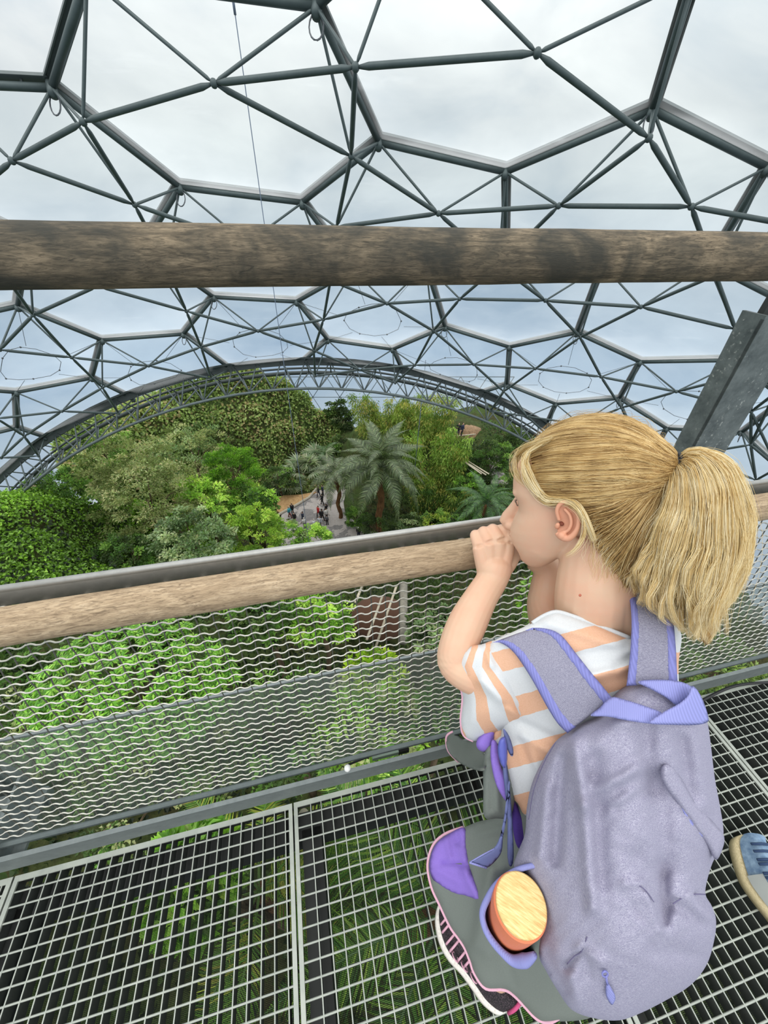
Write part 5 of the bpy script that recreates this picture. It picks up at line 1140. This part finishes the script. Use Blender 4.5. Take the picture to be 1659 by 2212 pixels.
# front lock sweeping along the face to behind the ear, and wisps below the ear
paths = []; rads = []
def pxstrand(g, sp, n=18, wave=0., fr=3., R=Rh):
    q = cr(np.array(g, float), 6, False); t = np.linspace(0, 1, len(q))[:, None]; o = R.normal(0, 1, 3)*np.array([sp, sp, sp*.0008]); ph_ = R.uniform(0, 6)
    q = q+o*np.interp(t, [0, .3, .8, 1], [.35, 1, .7, .5])+np.hstack([np.sin(t*fr*6.28+ph_)*wave, np.cos(t*fr*4.1+ph_)*wave*.5, t*0]); k = np.linspace(0, len(q)-1, n).astype(int); return Pv(q[k, 0], q[k, 1], q[k, 2])
from mathutils.bvhtree import BVHTree
_vs = []; _fs = []
for _o in (body, cap):
    k0 = len(_vs); _vs += [v.co.copy() for v in _o.data.vertices]; _fs += [tuple(i_+k0 for i_ in p.vertices) for p in _o.data.polygons]
_bv = BVHTree.FromPolygons(_vs, _fs)
def onsurf(g, off):
    out = []
    for x, y, d in g:
        r = ray(x, y); h = _bv.ray_cast(Vector(CAM), Vector(r).normalized())
        out.append((x, y, min(d, (np.array(h[0])-CAM)@FW-off) if h[0] is not None else d))
    return out
for k in range(520):
    a = Rh.uniform(0, 1); g = [(1190-20*a, 950+12*a, .655+.02*a), (1150-18*a, 972+18*a, .675+.015*a), (1135+8*a, 1010+8*a, .660), (1150+14*a, 1050+6*a, .632), (1185, 1076+6*a, .600), (1225, 1082, .578), (1252, 1100, .560), (1270, 1135, .555), (1282, 1165, .556)]; g = onsurf(g, Rh.uniform(.003, .008))
    paths.append(pxstrand(g, 5.)); rads.append(Rh.uniform(.00025, .00045))
for k in range(160):
    g = [(1195, 945, .655), (1152, 962, .685), (1122, 985, .70), (1116, 1012, .70), (1124, 1034, .688), (1150, 1058, .655)]; g = onsurf(g, .004); paths.append(pxstrand(g, 7.)[:Rh.integers(9, 18)]); rads.append(.00026)
for k in range(46):
    g = [(1256, 1100, .556), (1264, 1135, .553), (1258, 1165, .556), (1238, 1190, .562), (1213, 1204, .575)]; paths.append(pxstrand(g, 4.)[:Rh.integers(10, 18)]); rads.append(.00026)
for k in range(90):
    f = Rh.uniform(0, 1); a = np.array([1270, 1150])*(1-f)+np.array([1352, 1282])*f; g = [(a[0]+20, a[1]-30, .566+.015*f), (*a, .570+.018*f), (a[0]-4+Rh.normal(0, 6), a[1]+Rh.uniform(15, 45), .578+.018*f), (a[0]-10+Rh.normal(0, 12), a[1]+Rh.uniform(40, 90), .588+.018*f)]
    paths.append(pxstrand(g, 3., wave=2.)); rads.append(.00016)
curves('loose_strands', paths, np.array(rads), M_tail, cap)
NPO = sheet([(1254, 1092), (1290, 1060), (1400, 1020), (1448, 1030), (1440, 1090), (1420, 1160), (1392, 1225), (1366, 1286), (1346, 1262), (1320, 1222), (1296, 1188), (1272, 1146)], field([(1255, 1100, .573), (1345, 1265, .597), (1300, 1190, .587), (1400, 1040, .566), (1400, 1200, .592), (1350, 1120, .566), (1445, 1050, .566)]), 8, .003, 30, .02, smooth_out=4)
nape = NPO.build('nape_hair', M_root, girl, True)
paths = []; rads = []
for k in range(1500):
    f = Rh.uniform(0, 1); a = np.array([1256, 1100])*(1-f)+np.array([1352, 1282])*f; a = a+(np.array([1350, 1130])-a)*abs(Rh.normal(0, .25)); b_ = np.array([1452, 1010+Rh.uniform(-8, 14)]); e = a+np.array([Rh.normal(-5, 5), Rh.normal(5, 6)])
    m1 = a*.62+b_*.38+np.array([6, 14])*(1-f)+Rh.normal(0, 5, 2); d0 = .574+.022*f-Rh.uniform(0, .004); g = [(*e, d0+.004), (*a, d0-.004), (*m1, .548-abs(Rh.normal(0, .004))), (*b_, .549)]
    paths.append(pxstrand(g, 2.5, 14, wave=1.2, fr=1.3)); rads.append(Rh.uniform(.00024, .00044))
curves('nape_strands', paths, np.array(rads), M_hair, nape)
# ponytail: a soft core and wavy strands around it
CORE = sheet([(1464, 992), (1500, 984), (1556, 992), (1596, 1046), (1614, 1120), (1606, 1200), (1578, 1270), (1552, 1340), (1530, 1392), (1506, 1370), (1470, 1320), (1420, 1285), (1392, 1240), (1408, 1170), (1432, 1110), (1452, 1040)], field([(1464, 1000, .56), (1560, 1000, .56), (1610, 1150, .57), (1400, 1230, .575), (1530, 1390, .57), (1500, 1150, .56)]), 9, .030, 60, .03, rag=.006)
core = CORE.build('ponytail', M_under, girl, True)
GI = [np.array(g, float) for g in (
    [(1460, 1010, .553), (1448, 1048, .535), (1432, 1100, .530), (1402, 1160, .535), (1376, 1215, .545), (1372, 1265, .548), (1392, 1298, .550)],
    [(1462, 1006, .553), (1462, 1045, .525), (1452, 1110, .515), (1430, 1180, .517), (1412, 1245, .527), (1416, 1310, .535), (1440, 1350, .545)],
    [(1464, 1002, .553), (1484, 1020, .520), (1492, 1090, .508), (1478, 1180, .508), (1462, 1265, .518), (1478, 1345, .530), (1508, 1395, .545)],
    [(1466, 998, .553), (1508, 998, .520), (1536, 1070, .506), (1536, 1170, .506), (1520, 1265, .515), (1518, 1345, .528), (1530, 1408, .545)],
    [(1466, 994, .553), (1520, 982, .524), (1572, 1040, .510), (1584, 1140, .510), (1566, 1240, .518), (1546, 1335, .530), (1545, 1395, .545)],
    [(1466, 990, .553), (1510, 974, .535), (1578, 1000, .525), (1616, 1085, .523), (1622, 1170, .525), (1594, 1270, .533), (1560, 1360, .545)])]
GI = [cr(g, 6, False) for g in GI]; GI = [g[np.linspace(0, len(g)-1, 31).astype(int)] for g in GI]
paths = []; rads = []; tq = np.linspace(0, 1, 31)[:, None]
for c in range(250):
    a = Rh.uniform(0, 4.999); i = int(a); f = a-i; g0 = GI[i]*(1-f)+GI[i+1]*f; lay = Rh.random(); dd = -.012+.06*lay
    ph_ = 2.2*math.sin(a*1.7)+3*math.sin(lay*5+a)+Rh.normal(0, .5); fr = 2.5+.5*math.sin(a*2.3+1)+Rh.normal(0, .15); am = Rh.uniform(8, 24)
    wv_ = np.clip((tq-.18)/.82, 0, 1)**1.1
    g = g0+np.hstack([np.sin(tq*fr*6.28+ph_)*am*wv_, np.cos(tq*fr*5+ph_)*am*.35*wv_, dd*np.sin(np.clip(tq*1.3, 0, 1)*math.pi*.6)+.009*np.sin(tq*fr*6+ph_+1)*wv_])
    cut = int(Rh.uniform(20, 31)); ns = 40; tone = Rh.uniform(0, 1)
    for k in range(ns):
        o = Rh.normal(0, 1, 3)*np.array([5.2, 3.4, .0045]); w = np.interp(tq, [0, .12, .5, .8, 1], [.3, 1., .95, .7, .35]); q = g+o*w+np.hstack([np.sin(tq*fr*7+Rh.normal(0, 2.))*1.8*tq, np.cos(tq*fr*9+Rh.normal(0, 2.))*1.2*tq, tq*0]); e = max(12, cut-int(abs(Rh.normal(0, 2))))
        paths.append(Pv(q[:e, 0], q[:e, 1], q[:e, 2])); rads.append(Rh.uniform(.00014, .00030))
for k in range(260):
    a = Rh.uniform(0, 4.999); i = int(a); f = a-i; g = GI[i]*(1-f)+GI[i+1]*f; o = Rh.normal(0, 1, 3)*np.array([22., 14., .02]); q = g+o*tq**.6+np.hstack([np.sin(tq*9+o[0])*6*tq, np.cos(tq*8+o[1])*4*tq, tq*0]); e = Rh.integers(12, 31); paths.append(Pv(q[:e, 0], q[:e, 1], q[:e, 2])); rads.append(.00018)
curves('tail_strands', paths, np.array(rads), M_tail, core)
tdv = nrm(P(1475, 1000, .545)-P(1445, 1008, .553)); s1 = nrm(np.cross(tdv, FW)); s2 = np.cross(tdv, s1); c0 = P(1459, 1006, .553)
mm = MB()
for k, off in enumerate((-.004, .002, .007)): mm.sweep([c0+tdv*off+(s1*math.cos(a)+s2*math.sin(a))*.0155 for a in np.linspace(0, 6.3, 24)], .0035, 8)
mm.build('hair_tie', M_rubber, core, True)
# ================================================================ backpack
bag = empty('backpack', P(1370, 1850, .60), 'lilac-grey heather canvas backpack worn on the back of the girl', 'backpack')
bd = field([(1226, 1582, .60), (1290, 1548, .585), (1340, 1500, .585), (1400, 1470, .58), (1460, 1475, .575), (1528, 1560, .58), (1556, 1740, .60), (1563, 1800, .60), (1535, 1880, .585), (1524, 1930, .575), (1545, 1985, .575), (1525, 2090, .585), (1440, 2160, .58), (1340, 2204, .575), (1235, 2180, .585), (1165, 2075, .61), (1170, 1960, .61), (1110, 1870, .66), (1140, 1740, .655), (1175, 1640, .63),
  (1370, 1700, .545), (1370, 1900, .535), (1370, 2060, .53), (1250, 1800, .575), (1480, 1800, .55), (1300, 1600, .56), (1450, 1580, .555)])
BO = [(1226, 1582), (1258, 1562), (1296, 1545), (1318, 1512), (1345, 1486), (1380, 1473), (1425, 1470), (1470, 1480), (1508, 1515), (1527, 1556), (1535, 1605), (1544, 1680), (1555, 1740), (1563, 1796), (1556, 1832), (1540, 1862), (1528, 1900), (1524, 1932), (1538, 1958), (1547, 1990), (1542, 2035), (1526, 2085), (1492, 2128), (1440, 2160), (1385, 2188), (1338, 2204), (1285, 2200), (1236, 2182), (1206, 2142), (1180, 2098), (1164, 2060), (1172, 1990), (1160, 1930), (1128, 1888), (1110, 1872), (1118, 1842), (1134, 1800), (1138, 1745), (1150, 1690), (1174, 1640), (1200, 1602)]
BF = [(1240, 1600, 1262, 1740, 16, .012), (1262, 1740, 1280, 1960, 16, .010), (1215, 1640, 1200, 1860, 13, -.010), (1180, 1700, 1165, 1850, 12, .008), (1285, 1640, 1300, 1900, 20, -.006), (1290, 1705, 1380, 1660, 14, .010), (1320, 1740, 1395, 1690, 10, .010), (1300, 1740, 1330, 1745, 8, -.008), (1395, 1570, 1400, 1700, 22, -.010), (1420, 1690, 1440, 1880, 30, -.014), (1380, 1850, 1440, 1960, 22, -.008), (1350, 1910, 1390, 1905, 10, .008), (1430, 1870, 1435, 1990, 14, -.010), (1395, 1930, 1425, 2010, 9, .010), (1370, 1960, 1410, 2040, 9, -.009), (1380, 1990, 1420, 2045, 7, .008),
  (1490, 1935, 1525, 1975, 14, .010), (1450, 1950, 1520, 2000, 12, -.006), (1420, 2050, 1530, 2070, 20, -.006), (1222, 2090, 1260, 2050, 7, -.010), (1262, 2060, 1275, 2110, 8, -.006), (1235, 2110, 1245, 2160, 14, .010), (1255, 2050, 1300, 2080, 12, .006), (1215, 2140, 1180, 2060, 12, -.007), (1500, 1560, 1530, 1740, 16, .010), (1470, 1600, 1490, 1720, 14, -.008), (1330, 1560, 1420, 1560, 16, .006)]
FK = 1.
bb = sheet(BO, bd, 7, .035, 60, .085, BF, 4, rag=.0012); bb.build('bag_body', M_bag, bag, True)
FK = 1.
FLP = sheet([(1432, 1652), (1450, 1652), (1474, 1684), (1500, 1730), (1540, 1775), (1564, 1806), (1560, 1836), (1546, 1858), (1528, 1826), (1500, 1786), (1470, 1744), (1440, 1704), (1427, 1674)], lambda x, y: bd(x, y)-.030, 6, .012, 14, .012); FLP.build('side_pocket_flap', M_bag, bag, True)
LN = sheet([(1470, 1738), (1484, 1752), (1504, 1780), (1524, 1804), (1530, 1814), (1508, 1802), (1488, 1778)], lambda x, y: bd(x, y)-.033, 4, .002, 6, .01); tag(LN.build('pocket_lining', M_lav, bag, True), 'lavender strip showing inside the pocket')
mm = MB()
for pl in ([(1348, 1912), (1362, 1908), (1378, 1912), (1396, 1925), (1412, 1948)], [(1454, 1952), (1474, 1940), (1496, 1932), (1524, 1932)], [(1225, 2082), (1240, 2066), (1256, 2055), (1268, 2024)], [(1200, 1604), (1174, 1650), (1152, 1710), (1142, 1770)]):
    q = cr(pl, 5, False); mm.sweep(Pv(q[:, 0], q[:, 1], bd(q[:, 0], q[:, 1])-.036 if pl[0][0] > 1210 else bd(q[:, 0], q[:, 1])-.028), .0007, 5)
mm.build('seam', mat('seam_thread', col=srgb(104, 98, 128), rough=.9), bag, True)
# zip pull
mm = MB(); zc = lambda x, y: bd(np.array([x]), np.array([y]))[0]-.043
ring = [P(1307+6*math.sin(a), 2104+6*math.cos(a), zc(1307, 2104)) for a in np.linspace(0, 6.3, 14)]; mm.sweep(ring, .0012, 6); mm.sweep([P(1309, 2110, zc(1309, 2110)), P(1312, 2126, zc(1312, 2126))], .0016, 6); zp = mm.build('zip_pull', M_lav2, bag, True)
TG = sheet([(1311, 2122), (1318, 2130), (1328, 2148), (1329, 2160), (1322, 2171), (1313, 2160), (1308, 2142)], lambda x, y: bd(x, y)-.043, 4, .002, 5, .002); TG.build('pull_tab', M_lav, zp, True)
# shoulder straps with binding
def strap(nm, L, Rg, dep, lab=None, bw=.17):
    L = cr(L, 6, False); Rg = cr(Rg, 6, False); n = 40; L = L[np.linspace(0, len(L)-1, n).astype(int)]; Rg = Rg[np.linspace(0, len(Rg)-1, n).astype(int)]
    def strip(a, b, H_, dd):
        A_ = L*(1-a)+Rg*a; B_ = L*(1-b)+Rg*b; o = np.concatenate([A_, B_[::-1]]); return sheet(o, lambda x, y: dep(x, y)-dd, 5, H_, 9, H_, smooth_out=0)
    s = strip(.04, .96, .005, 0).build('shoulder_strap', M_strap, bag, True)
    for a, b in ((0, bw), (1-bw, 1)): strip(a, b, .004, .003).build('binding', M_lav2, s, True)
    return s
sdl = lambda x, y: sd(x, y)-.022
strap('l', [(1064, 1388), (1084, 1390), (1112, 1412), (1148, 1466), (1180, 1524), (1204, 1562), (1226, 1584)], [(1150, 1356), (1180, 1358), (1212, 1372), (1248, 1416), (1278, 1454), (1300, 1480), (1322, 1508)], field([(1064, 1388, .647), (1150, 1356, .626), (1120, 1400, .620), (1210, 1370, .600), (1190, 1440, .588), (1260, 1430, .582), (1226, 1584, .578), (1322, 1508, .562)]), bw=.19)
strap('r', [(1352, 1270), (1360, 1296), (1364, 1340), (1362, 1400), (1357, 1450), (1353, 1482)], [(1420, 1250), (1440, 1290), (1454, 1340), (1460, 1400), (1462, 1440), (1464, 1474)], field([(1352, 1270, .62), (1420, 1255, .625), (1360, 1300, .588), (1440, 1300, .588), (1360, 1400, .56), (1460, 1400, .565), (1353, 1482, .555), (1464, 1474, .555)]), bw=.2)
# grab handle: one lavender webbing loop
hd = lambda x, y: bd(x, y)-.030
hm = bpy.data.objects.new('grab_handle', None); COL.objects.link(hm); hm.parent = bag
for k, (o, off, rough_) in enumerate([([(1378, 1473), (1420, 1468), (1468, 1472), (1494, 1484), (1490, 1502), (1478, 1516), (1462, 1524), (1440, 1508), (1412, 1492)], .022, 0), ([(1276, 1546), (1296, 1528), (1320, 1506), (1352, 1512), (1396, 1526), (1432, 1542), (1420, 1562), (1400, 1563), (1352, 1556), (1312, 1548)], .030, 0),
    ([(1402, 1562), (1430, 1540), (1466, 1520), (1486, 1502), (1494, 1482), (1506, 1490), (1520, 1516), (1530, 1548), (1528, 1560), (1504, 1566), (1456, 1566)], .040, 0)]):
    s = sheet(o, lambda x, y, off=off: hd(x, y)-off+.01, 5, .0022, 6, .002, smooth_out=4); link('webbing', s.mesh('webbing', True), M_lav, None); w = bpy.context.scene.objects[-1] if False else [ob for ob in COL.objects if ob.name.startswith('webbing')][-1]
    w.parent = hm; w.matrix_parent_inverse = Matrix.Translation(-Vector(bag.location))
# dangling adjuster strap with buckle
s2_ = sheet([(1092, 1636), (1100, 1690), (1106, 1760), (1110, 1850), (1103, 1872), (1096, 1850), (1096, 1770), (1090, 1700), (1086, 1660)], .668, 5, .0015, 4, .0015, smooth_out=3); dn = s2_.build('adjuster_strap', M_blus, bag, True)
s2_ = sheet([(1098, 1690), (1090, 1756), (1080, 1806), (1066, 1833), (1040, 1848), (1014, 1863), (1030, 1868), (1051, 1875), (1072, 1858), (1084, 1838), (1087, 1806), (1096, 1760), (1102, 1700)], .655, 5, .0015, 4, .0015, smooth_out=3); s2_.build('strap_end', M_blus, dn, True)
mm = MB(); rimtube(mm, [(1068, 1833), (1040, 1848), (1014, 1863)], .653, .0010, 5); mm.sweep([P(1014, 1863, .652), P(1051, 1875, .652)], .0016, 5); mm.build('strap_edge', M_lav, dn, True)
s2_ = sheet([(1079, 1598), (1091, 1592), (1096, 1616), (1095, 1650), (1089, 1659), (1080, 1646), (1075, 1620)], .655, 4, .007, 9, .006, smooth_out=3); bk = s2_.build('buckle', M_blue, bag, True)
s2_ = sheet([(1087, 1574), (1100, 1590), (1109, 1620), (1107, 1634), (1099, 1626), (1091, 1600)], .662, 4, .003, 6, .003, smooth_out=3); s2_.build('buckle_tab', M_blus, bk, True)
# side pocket with elastic rim
pc = [(1186, 1868), (1150, 1870), (1112, 1882), (1076, 1908), (1054, 1940), (1042, 1972), (1048, 2005), (1066, 2036), (1092, 2064), (1112, 2076), (1136, 2074), (1156, 2062)]
pd = field([(1186, 1868, .60), (1112, 1882, .625), (1054, 1940, .64), (1042, 1972, .64), (1066, 2036, .63), (1112, 2076, .62), (1156, 2062, .60)])
q = cr(pc, 6, False); mm = MB(); D_ = pd(q[:, 0], q[:, 1])-.008; mm.sweep(Pv(q[:, 0], q[:, 1], D_), np.interp(np.linspace(0, 1, len(q)), [0, .3, .7, .9, 1], [.003, .005, .0055, .009, .004]), 8); pk = mm.build('pocket_rim', M_lav, bag, True)
pb = MB(); rows = []
for f, g_ in ((0, 0), (.4, .05), (.8, .12), (1., .17)): rows.append(Pv(q[:, 0]*(1-.25*f)+1150*.25*f, q[:, 1]*(1-.1*f)+1990*.1*f, D_+g_))
n_ = len(q); pb.add(np.concatenate(rows), [(j*n_+i, j*n_+i+1, (j+1)*n_+i+1, (j+1)*n_+i) for j in range(3) for i in range(n_-1)]); pb.build('side_pocket', M_lav2, bag, True)
# ================================================================ bottle in the side pocket
lc = P(1126, 1952, .578); los = nrm(ray(1126, 1952)); pp = P(1126-.62*20, 1952+.78*20, .578)-lc; pp = nrm(pp-los*(pp@los)); axb = -nrm(los*.98+pp*.2)
bt = empty('bottle', lc, 'drinks bottle with round bamboo lid and orange body in the side pocket of the backpack', 'bottle')
rb = .0372
def bam_fn(t):
    v = t.coord('Object', (1, 1, 1), (.2, .3, .55)); m = t.n('ShaderNodeMapping'); m.inputs['Scale'].default_value = (30, 420, 160); t.l(v, m.inputs[0]); n1 = t.noise(m.outputs[0], 1., 5, .65)
    t.base(t.ramp(n1, [(.3, srgb(206, 160, 92)), (.5, srgb(234, 196, 128)), (.72, srgb(250, 222, 164))]))
M_bam = mat('bamboo_lid', bam_fn, rough=.45)
mm = MB(); mm.lathe([(0, -.014), (rb-.001, -.014), (rb, -.012), (rb, -.0015), (rb-.0015, 0), (0, .0005)], lc, axb, 64); tag(mm.build('lid', M_bam, bt), 'round bamboo lid')
for p in bt.children[0].data.polygons: p.use_smooth = False
M_or = mat('orange_silicone', col=srgb(232, 132, 92), rough=.55)
mm = MB(); mm.lathe([(0, -.20), (rb, -.20), (rb+.0025, -.19), (rb+.0025, -.016), (rb+.001, -.0135), (0, -.0135)], lc, axb, 64); tag(mm.build('bottle_body', M_or, bt, False), 'orange bottle body')
# ================================================================ blue sneaker of a passer-by at the right edge
sn = empty('sneaker', atz(1640, 1920, 0), 'pale blue suede sneaker with tan sole at the right edge of the walkway', 'shoe')
def suede_fn(t):
    n1 = t.noise(t.coord('Object'), 60, 5, .6); t.base(t.ramp(n1, [(.3, srgb(96, 124, 156)), (.7, srgb(150, 176, 200))])); t.bump(n1, .2, .001)
M_sue = mat('blue_suede', suede_fn, rough=.9); M_tan = mat('tan_sole', sole_fn(srgb(214, 198, 158), srgb(184, 168, 126)), rough=.7)
lpx = [(1738, 2075), (1712, 2052), (1686, 2020), (1659, 1985), (1626, 1943), (1601, 1905), (1587, 1866), (1579, 1832), (1581, 1814), (1592, 1806)]
so_, up_, C_, s_, wv, hv, d_ = shoe(sn, lpx, .012, .095, ([0, .08, .3, .55, .8, 1], [.06, .07, .065, .055, .036, .02]), (M_tan, M_sue), 'sneaker', .03)
n_ = len(C_); mm = MB(); M_navy = mat('navy_lace', col=srgb(40, 62, 96), rough=.8)
for f in np.linspace(.5, .76, 7):
    i = int(f*n_); c = C_[i]+AZ*(.03+hv[i]*.98); mm.sweep([c-s_*wv[i]*.28-AZ*.004, c+AZ*.003, c+s_*wv[i]*.28-AZ*.004], .0032, 6)
mm.build('laces', M_navy, sn, True)
mm = MB(); i0, i1 = int(.62*n_), int(.40*n_)
for a in (-.44,):
    rr = []
    for i in range(i1, i0):
        for b_ in (-.49, -.40, -.26): rr.append(C_[i]+s_*wv[i]*b_*.93+AZ*(.0275+hv[i]*(1-abs(b_*2)**2.6)))
    k = 3; N_ = i0-i1; mm.add(rr, [(i*k+j, i*k+j+1, (i+1)*k+j+1, (i+1)*k+j) for i in range(N_-1) for j in range(k-1)])
tag(mm.build('side_patch', mat('grey_suede', col=srgb(176, 180, 176), rough=.9), sn, True), 'grey side patch')
# ================================================================ visitors on the path far below
def figure(pose):
    """one standing or walking adult of 1.72 m, origin between the feet, facing +Y: continuous body plus clothes"""
    st = .20 if pose else .04
    B = MB(); sw = lambda p, r, n=10, b=None: (b or B).sweep(cr(np.array([[*q, k] for q, k in zip(p, r)]), 3, False)[:, :3], cr(np.array([[*q, k] for q, k in zip(p, r)]), 3, False)[:, 3], n)
    legs = [[(s*.085, 0, .92), (s*.095, s*st*.55+.02, .50), (s*.095, s*st, .09)] for s in (-1, 1)]; arms = [[(s*.19, 0, 1.42), (s*.235, -s*st*.5, 1.14), (s*.22, -s*st*.8+.09, .90), (s*.215, -s*st*.8+.12, .82)] for s in (-1, 1)]
    tor = [(0, 0, .88), (0, .01, 1.10), (0, 0, 1.34), (0, 0, 1.47)]
    for l in legs: sw(l, [.085, .058, .042]); B.ball((l[2][0], l[2][1]+.06, .05), (.045, .12, .05), 8, 6)
    for a in arms: sw(a, [.052, .042, .034, .028]); B.ball((a[3][0], a[3][1]+.02, .78), (.026, .036, .06), 8, 6)
    sw(tor, [.135, .13, .155, .07]); sw([(0, 0, 1.45), (0, .01, 1.56)], [.055, .05]); B.ball((0, .015, 1.62), (.075, .095, .115), 12, 10); B.ball((0, .112, 1.61), (.014, .02, .02), 6, 4)
    b = B.build('body', M_skin, None, True); remesh(b, .014, 3, .4); me = b.data; bpy.data.objects.remove(b)
    T_ = MB(); sw([(0, 0, .86), (0, .01, 1.10), (0, 0, 1.34), (0, 0, 1.475)], [.152, .148, .172, .085], 12, T_)
    for a in arms: sw(a[:3], [.068, .056, .046], 10, T_)
    L_ = MB(); sw([(0, 0, .80), (0, 0, 1.0)], [.15, .148], 12, L_)
    for l in legs: sw(l, [.102, .074, .058], 10, L_)
    H_ = MB(); H_.ball((0, -.012, 1.65), (.086, .10, .105), 12, 10)
    S_ = MB()
    for l in legs: S_.ball((l[2][0], l[2][1]+.05, .045), (.055, .135, .05), 8, 6)
    K_ = MB(); K_.ball((0, -.20, 1.22), (.15, .10, .23), 10, 8)
    return [('body', me)]+[(n, m.mesh(n, True)) for n, m in (('top', T_), ('trousers', L_), ('hair', H_), ('shoes', S_), ('rucksack', K_))]
PROT = [figure(0), figure(1)]; _mc = {}
def fm(c):
    if c not in _mc: _mc[c] = mat('cloth_%d_%d_%d' % c, col=srgb(*c), rough=.9)
    return _mc[c]
def visitor(px, y, pose, top, tr, hair, label, h=1.0, pack=None, z=GZ+.02, Y=None, rz=None):
    p = atz(px, y, z) if Y is None else G(px, y, Y); o = empty('person', p, label, 'person', 'visitors on the path'); o.rotation_euler[2] = (px*1.7+y) % 6.28 if rz is None else rz; o.scale = (h, h, h)
    for n, me in PROT[pose]:
        if n == 'rucksack' and not pack: continue
        c = bpy.data.objects.new(n, me); COL.objects.link(c); c.parent = o
        if not me.materials: me.materials.append(M_skin)
        c.material_slots[0].link = 'OBJECT'; c.material_slots[0].material = M_skin if n == 'body' else fm({'top': top, 'trousers': tr, 'hair': hair, 'shoes': (40, 38, 38), 'rucksack': pack or (30, 30, 34)}[n])
BK, NV, GYc, WH, BRN = (28, 28, 32), (38, 46, 66), (96, 98, 102), (224, 222, 218), (58, 42, 32)
visitor(627, 1118, 1, (64, 158, 172), (120, 52, 56), (150, 140, 128), 'person in turquoise top leaning forward at the left edge of the path group', 1.0)
visitor(633, 1112, 0, BK, NV, (30, 24, 22), 'dark-haired person in black just behind the one in turquoise', 1.0, (40, 40, 46))
visitor(638, 1129, 0, BK, BK, BRN, 'person all in black in front of the one in turquoise', .92)
visitor(656, 1129, 1, NV, GYc, BRN, 'person in navy walking alone in the middle of the path', .98)
visitor(689, 1117, 1, (182, 44, 44), BK, BRN, 'person in red jacket walking on the path', 1.0)
visitor(697, 1125, 1, BK, BK, (36, 28, 26), 'person in black just in front of the red jacket', 1.06, BK)
visitor(706, 1112, 0, BK, NV, BRN, 'tall person in black behind the white shirt on the right of the path', 1.0)
visitor(706, 1121, 0, WH, BK, BRN, 'person in white shirt at the right side of the path', .95)
visitor(692, 1138, 1, (196, 200, 206), GYc, BRN, 'person in pale grey top nearest to the handrail at the path centre', .92)
visitor(707, 1134, 0, GYc, BK, (40, 32, 28), 'person in dark grey below the white shirt', .9)
visitor(697, 1090, 1, BK, BK, (28, 24, 22), 'person in black walking alone farther up the path', .98)
visitor(708.5, 1091, 0, WH, (150, 144, 150), BRN, 'small child in white farther up the path', .68)
visitor(689, 1073, 1, BK, NV, BRN, 'far dark figure near the path bend, left one of the pair', .95)
visitor(698, 1070, 0, NV, BK, BRN, 'far dark figure near the path bend, right one of the pair', .95)
visitor(775, 1163, 0, BK, NV, (226, 224, 220), 'person with pale hair standing by the path just above the handrail', 1.0)
visitor(659, 1141, 0, WH, GYc, (214, 208, 196), 'person in white half hidden behind the pale speckled bush, left one', .95)
visitor(680, 1144, 0, (214, 216, 220), NV, (206, 200, 190), 'person in white half hidden behind the pale speckled bush, right one', .95)
visitor(988, 942, 0, BK, NV, BRN, 'tiny dark figure by the brown mound, left one', 1.0, None, 0, 40.5)
visitor(996, 942, 0, NV, BK, BRN, 'tiny dark figure by the brown mound, right one', 1.0, None, 0, 40.5)
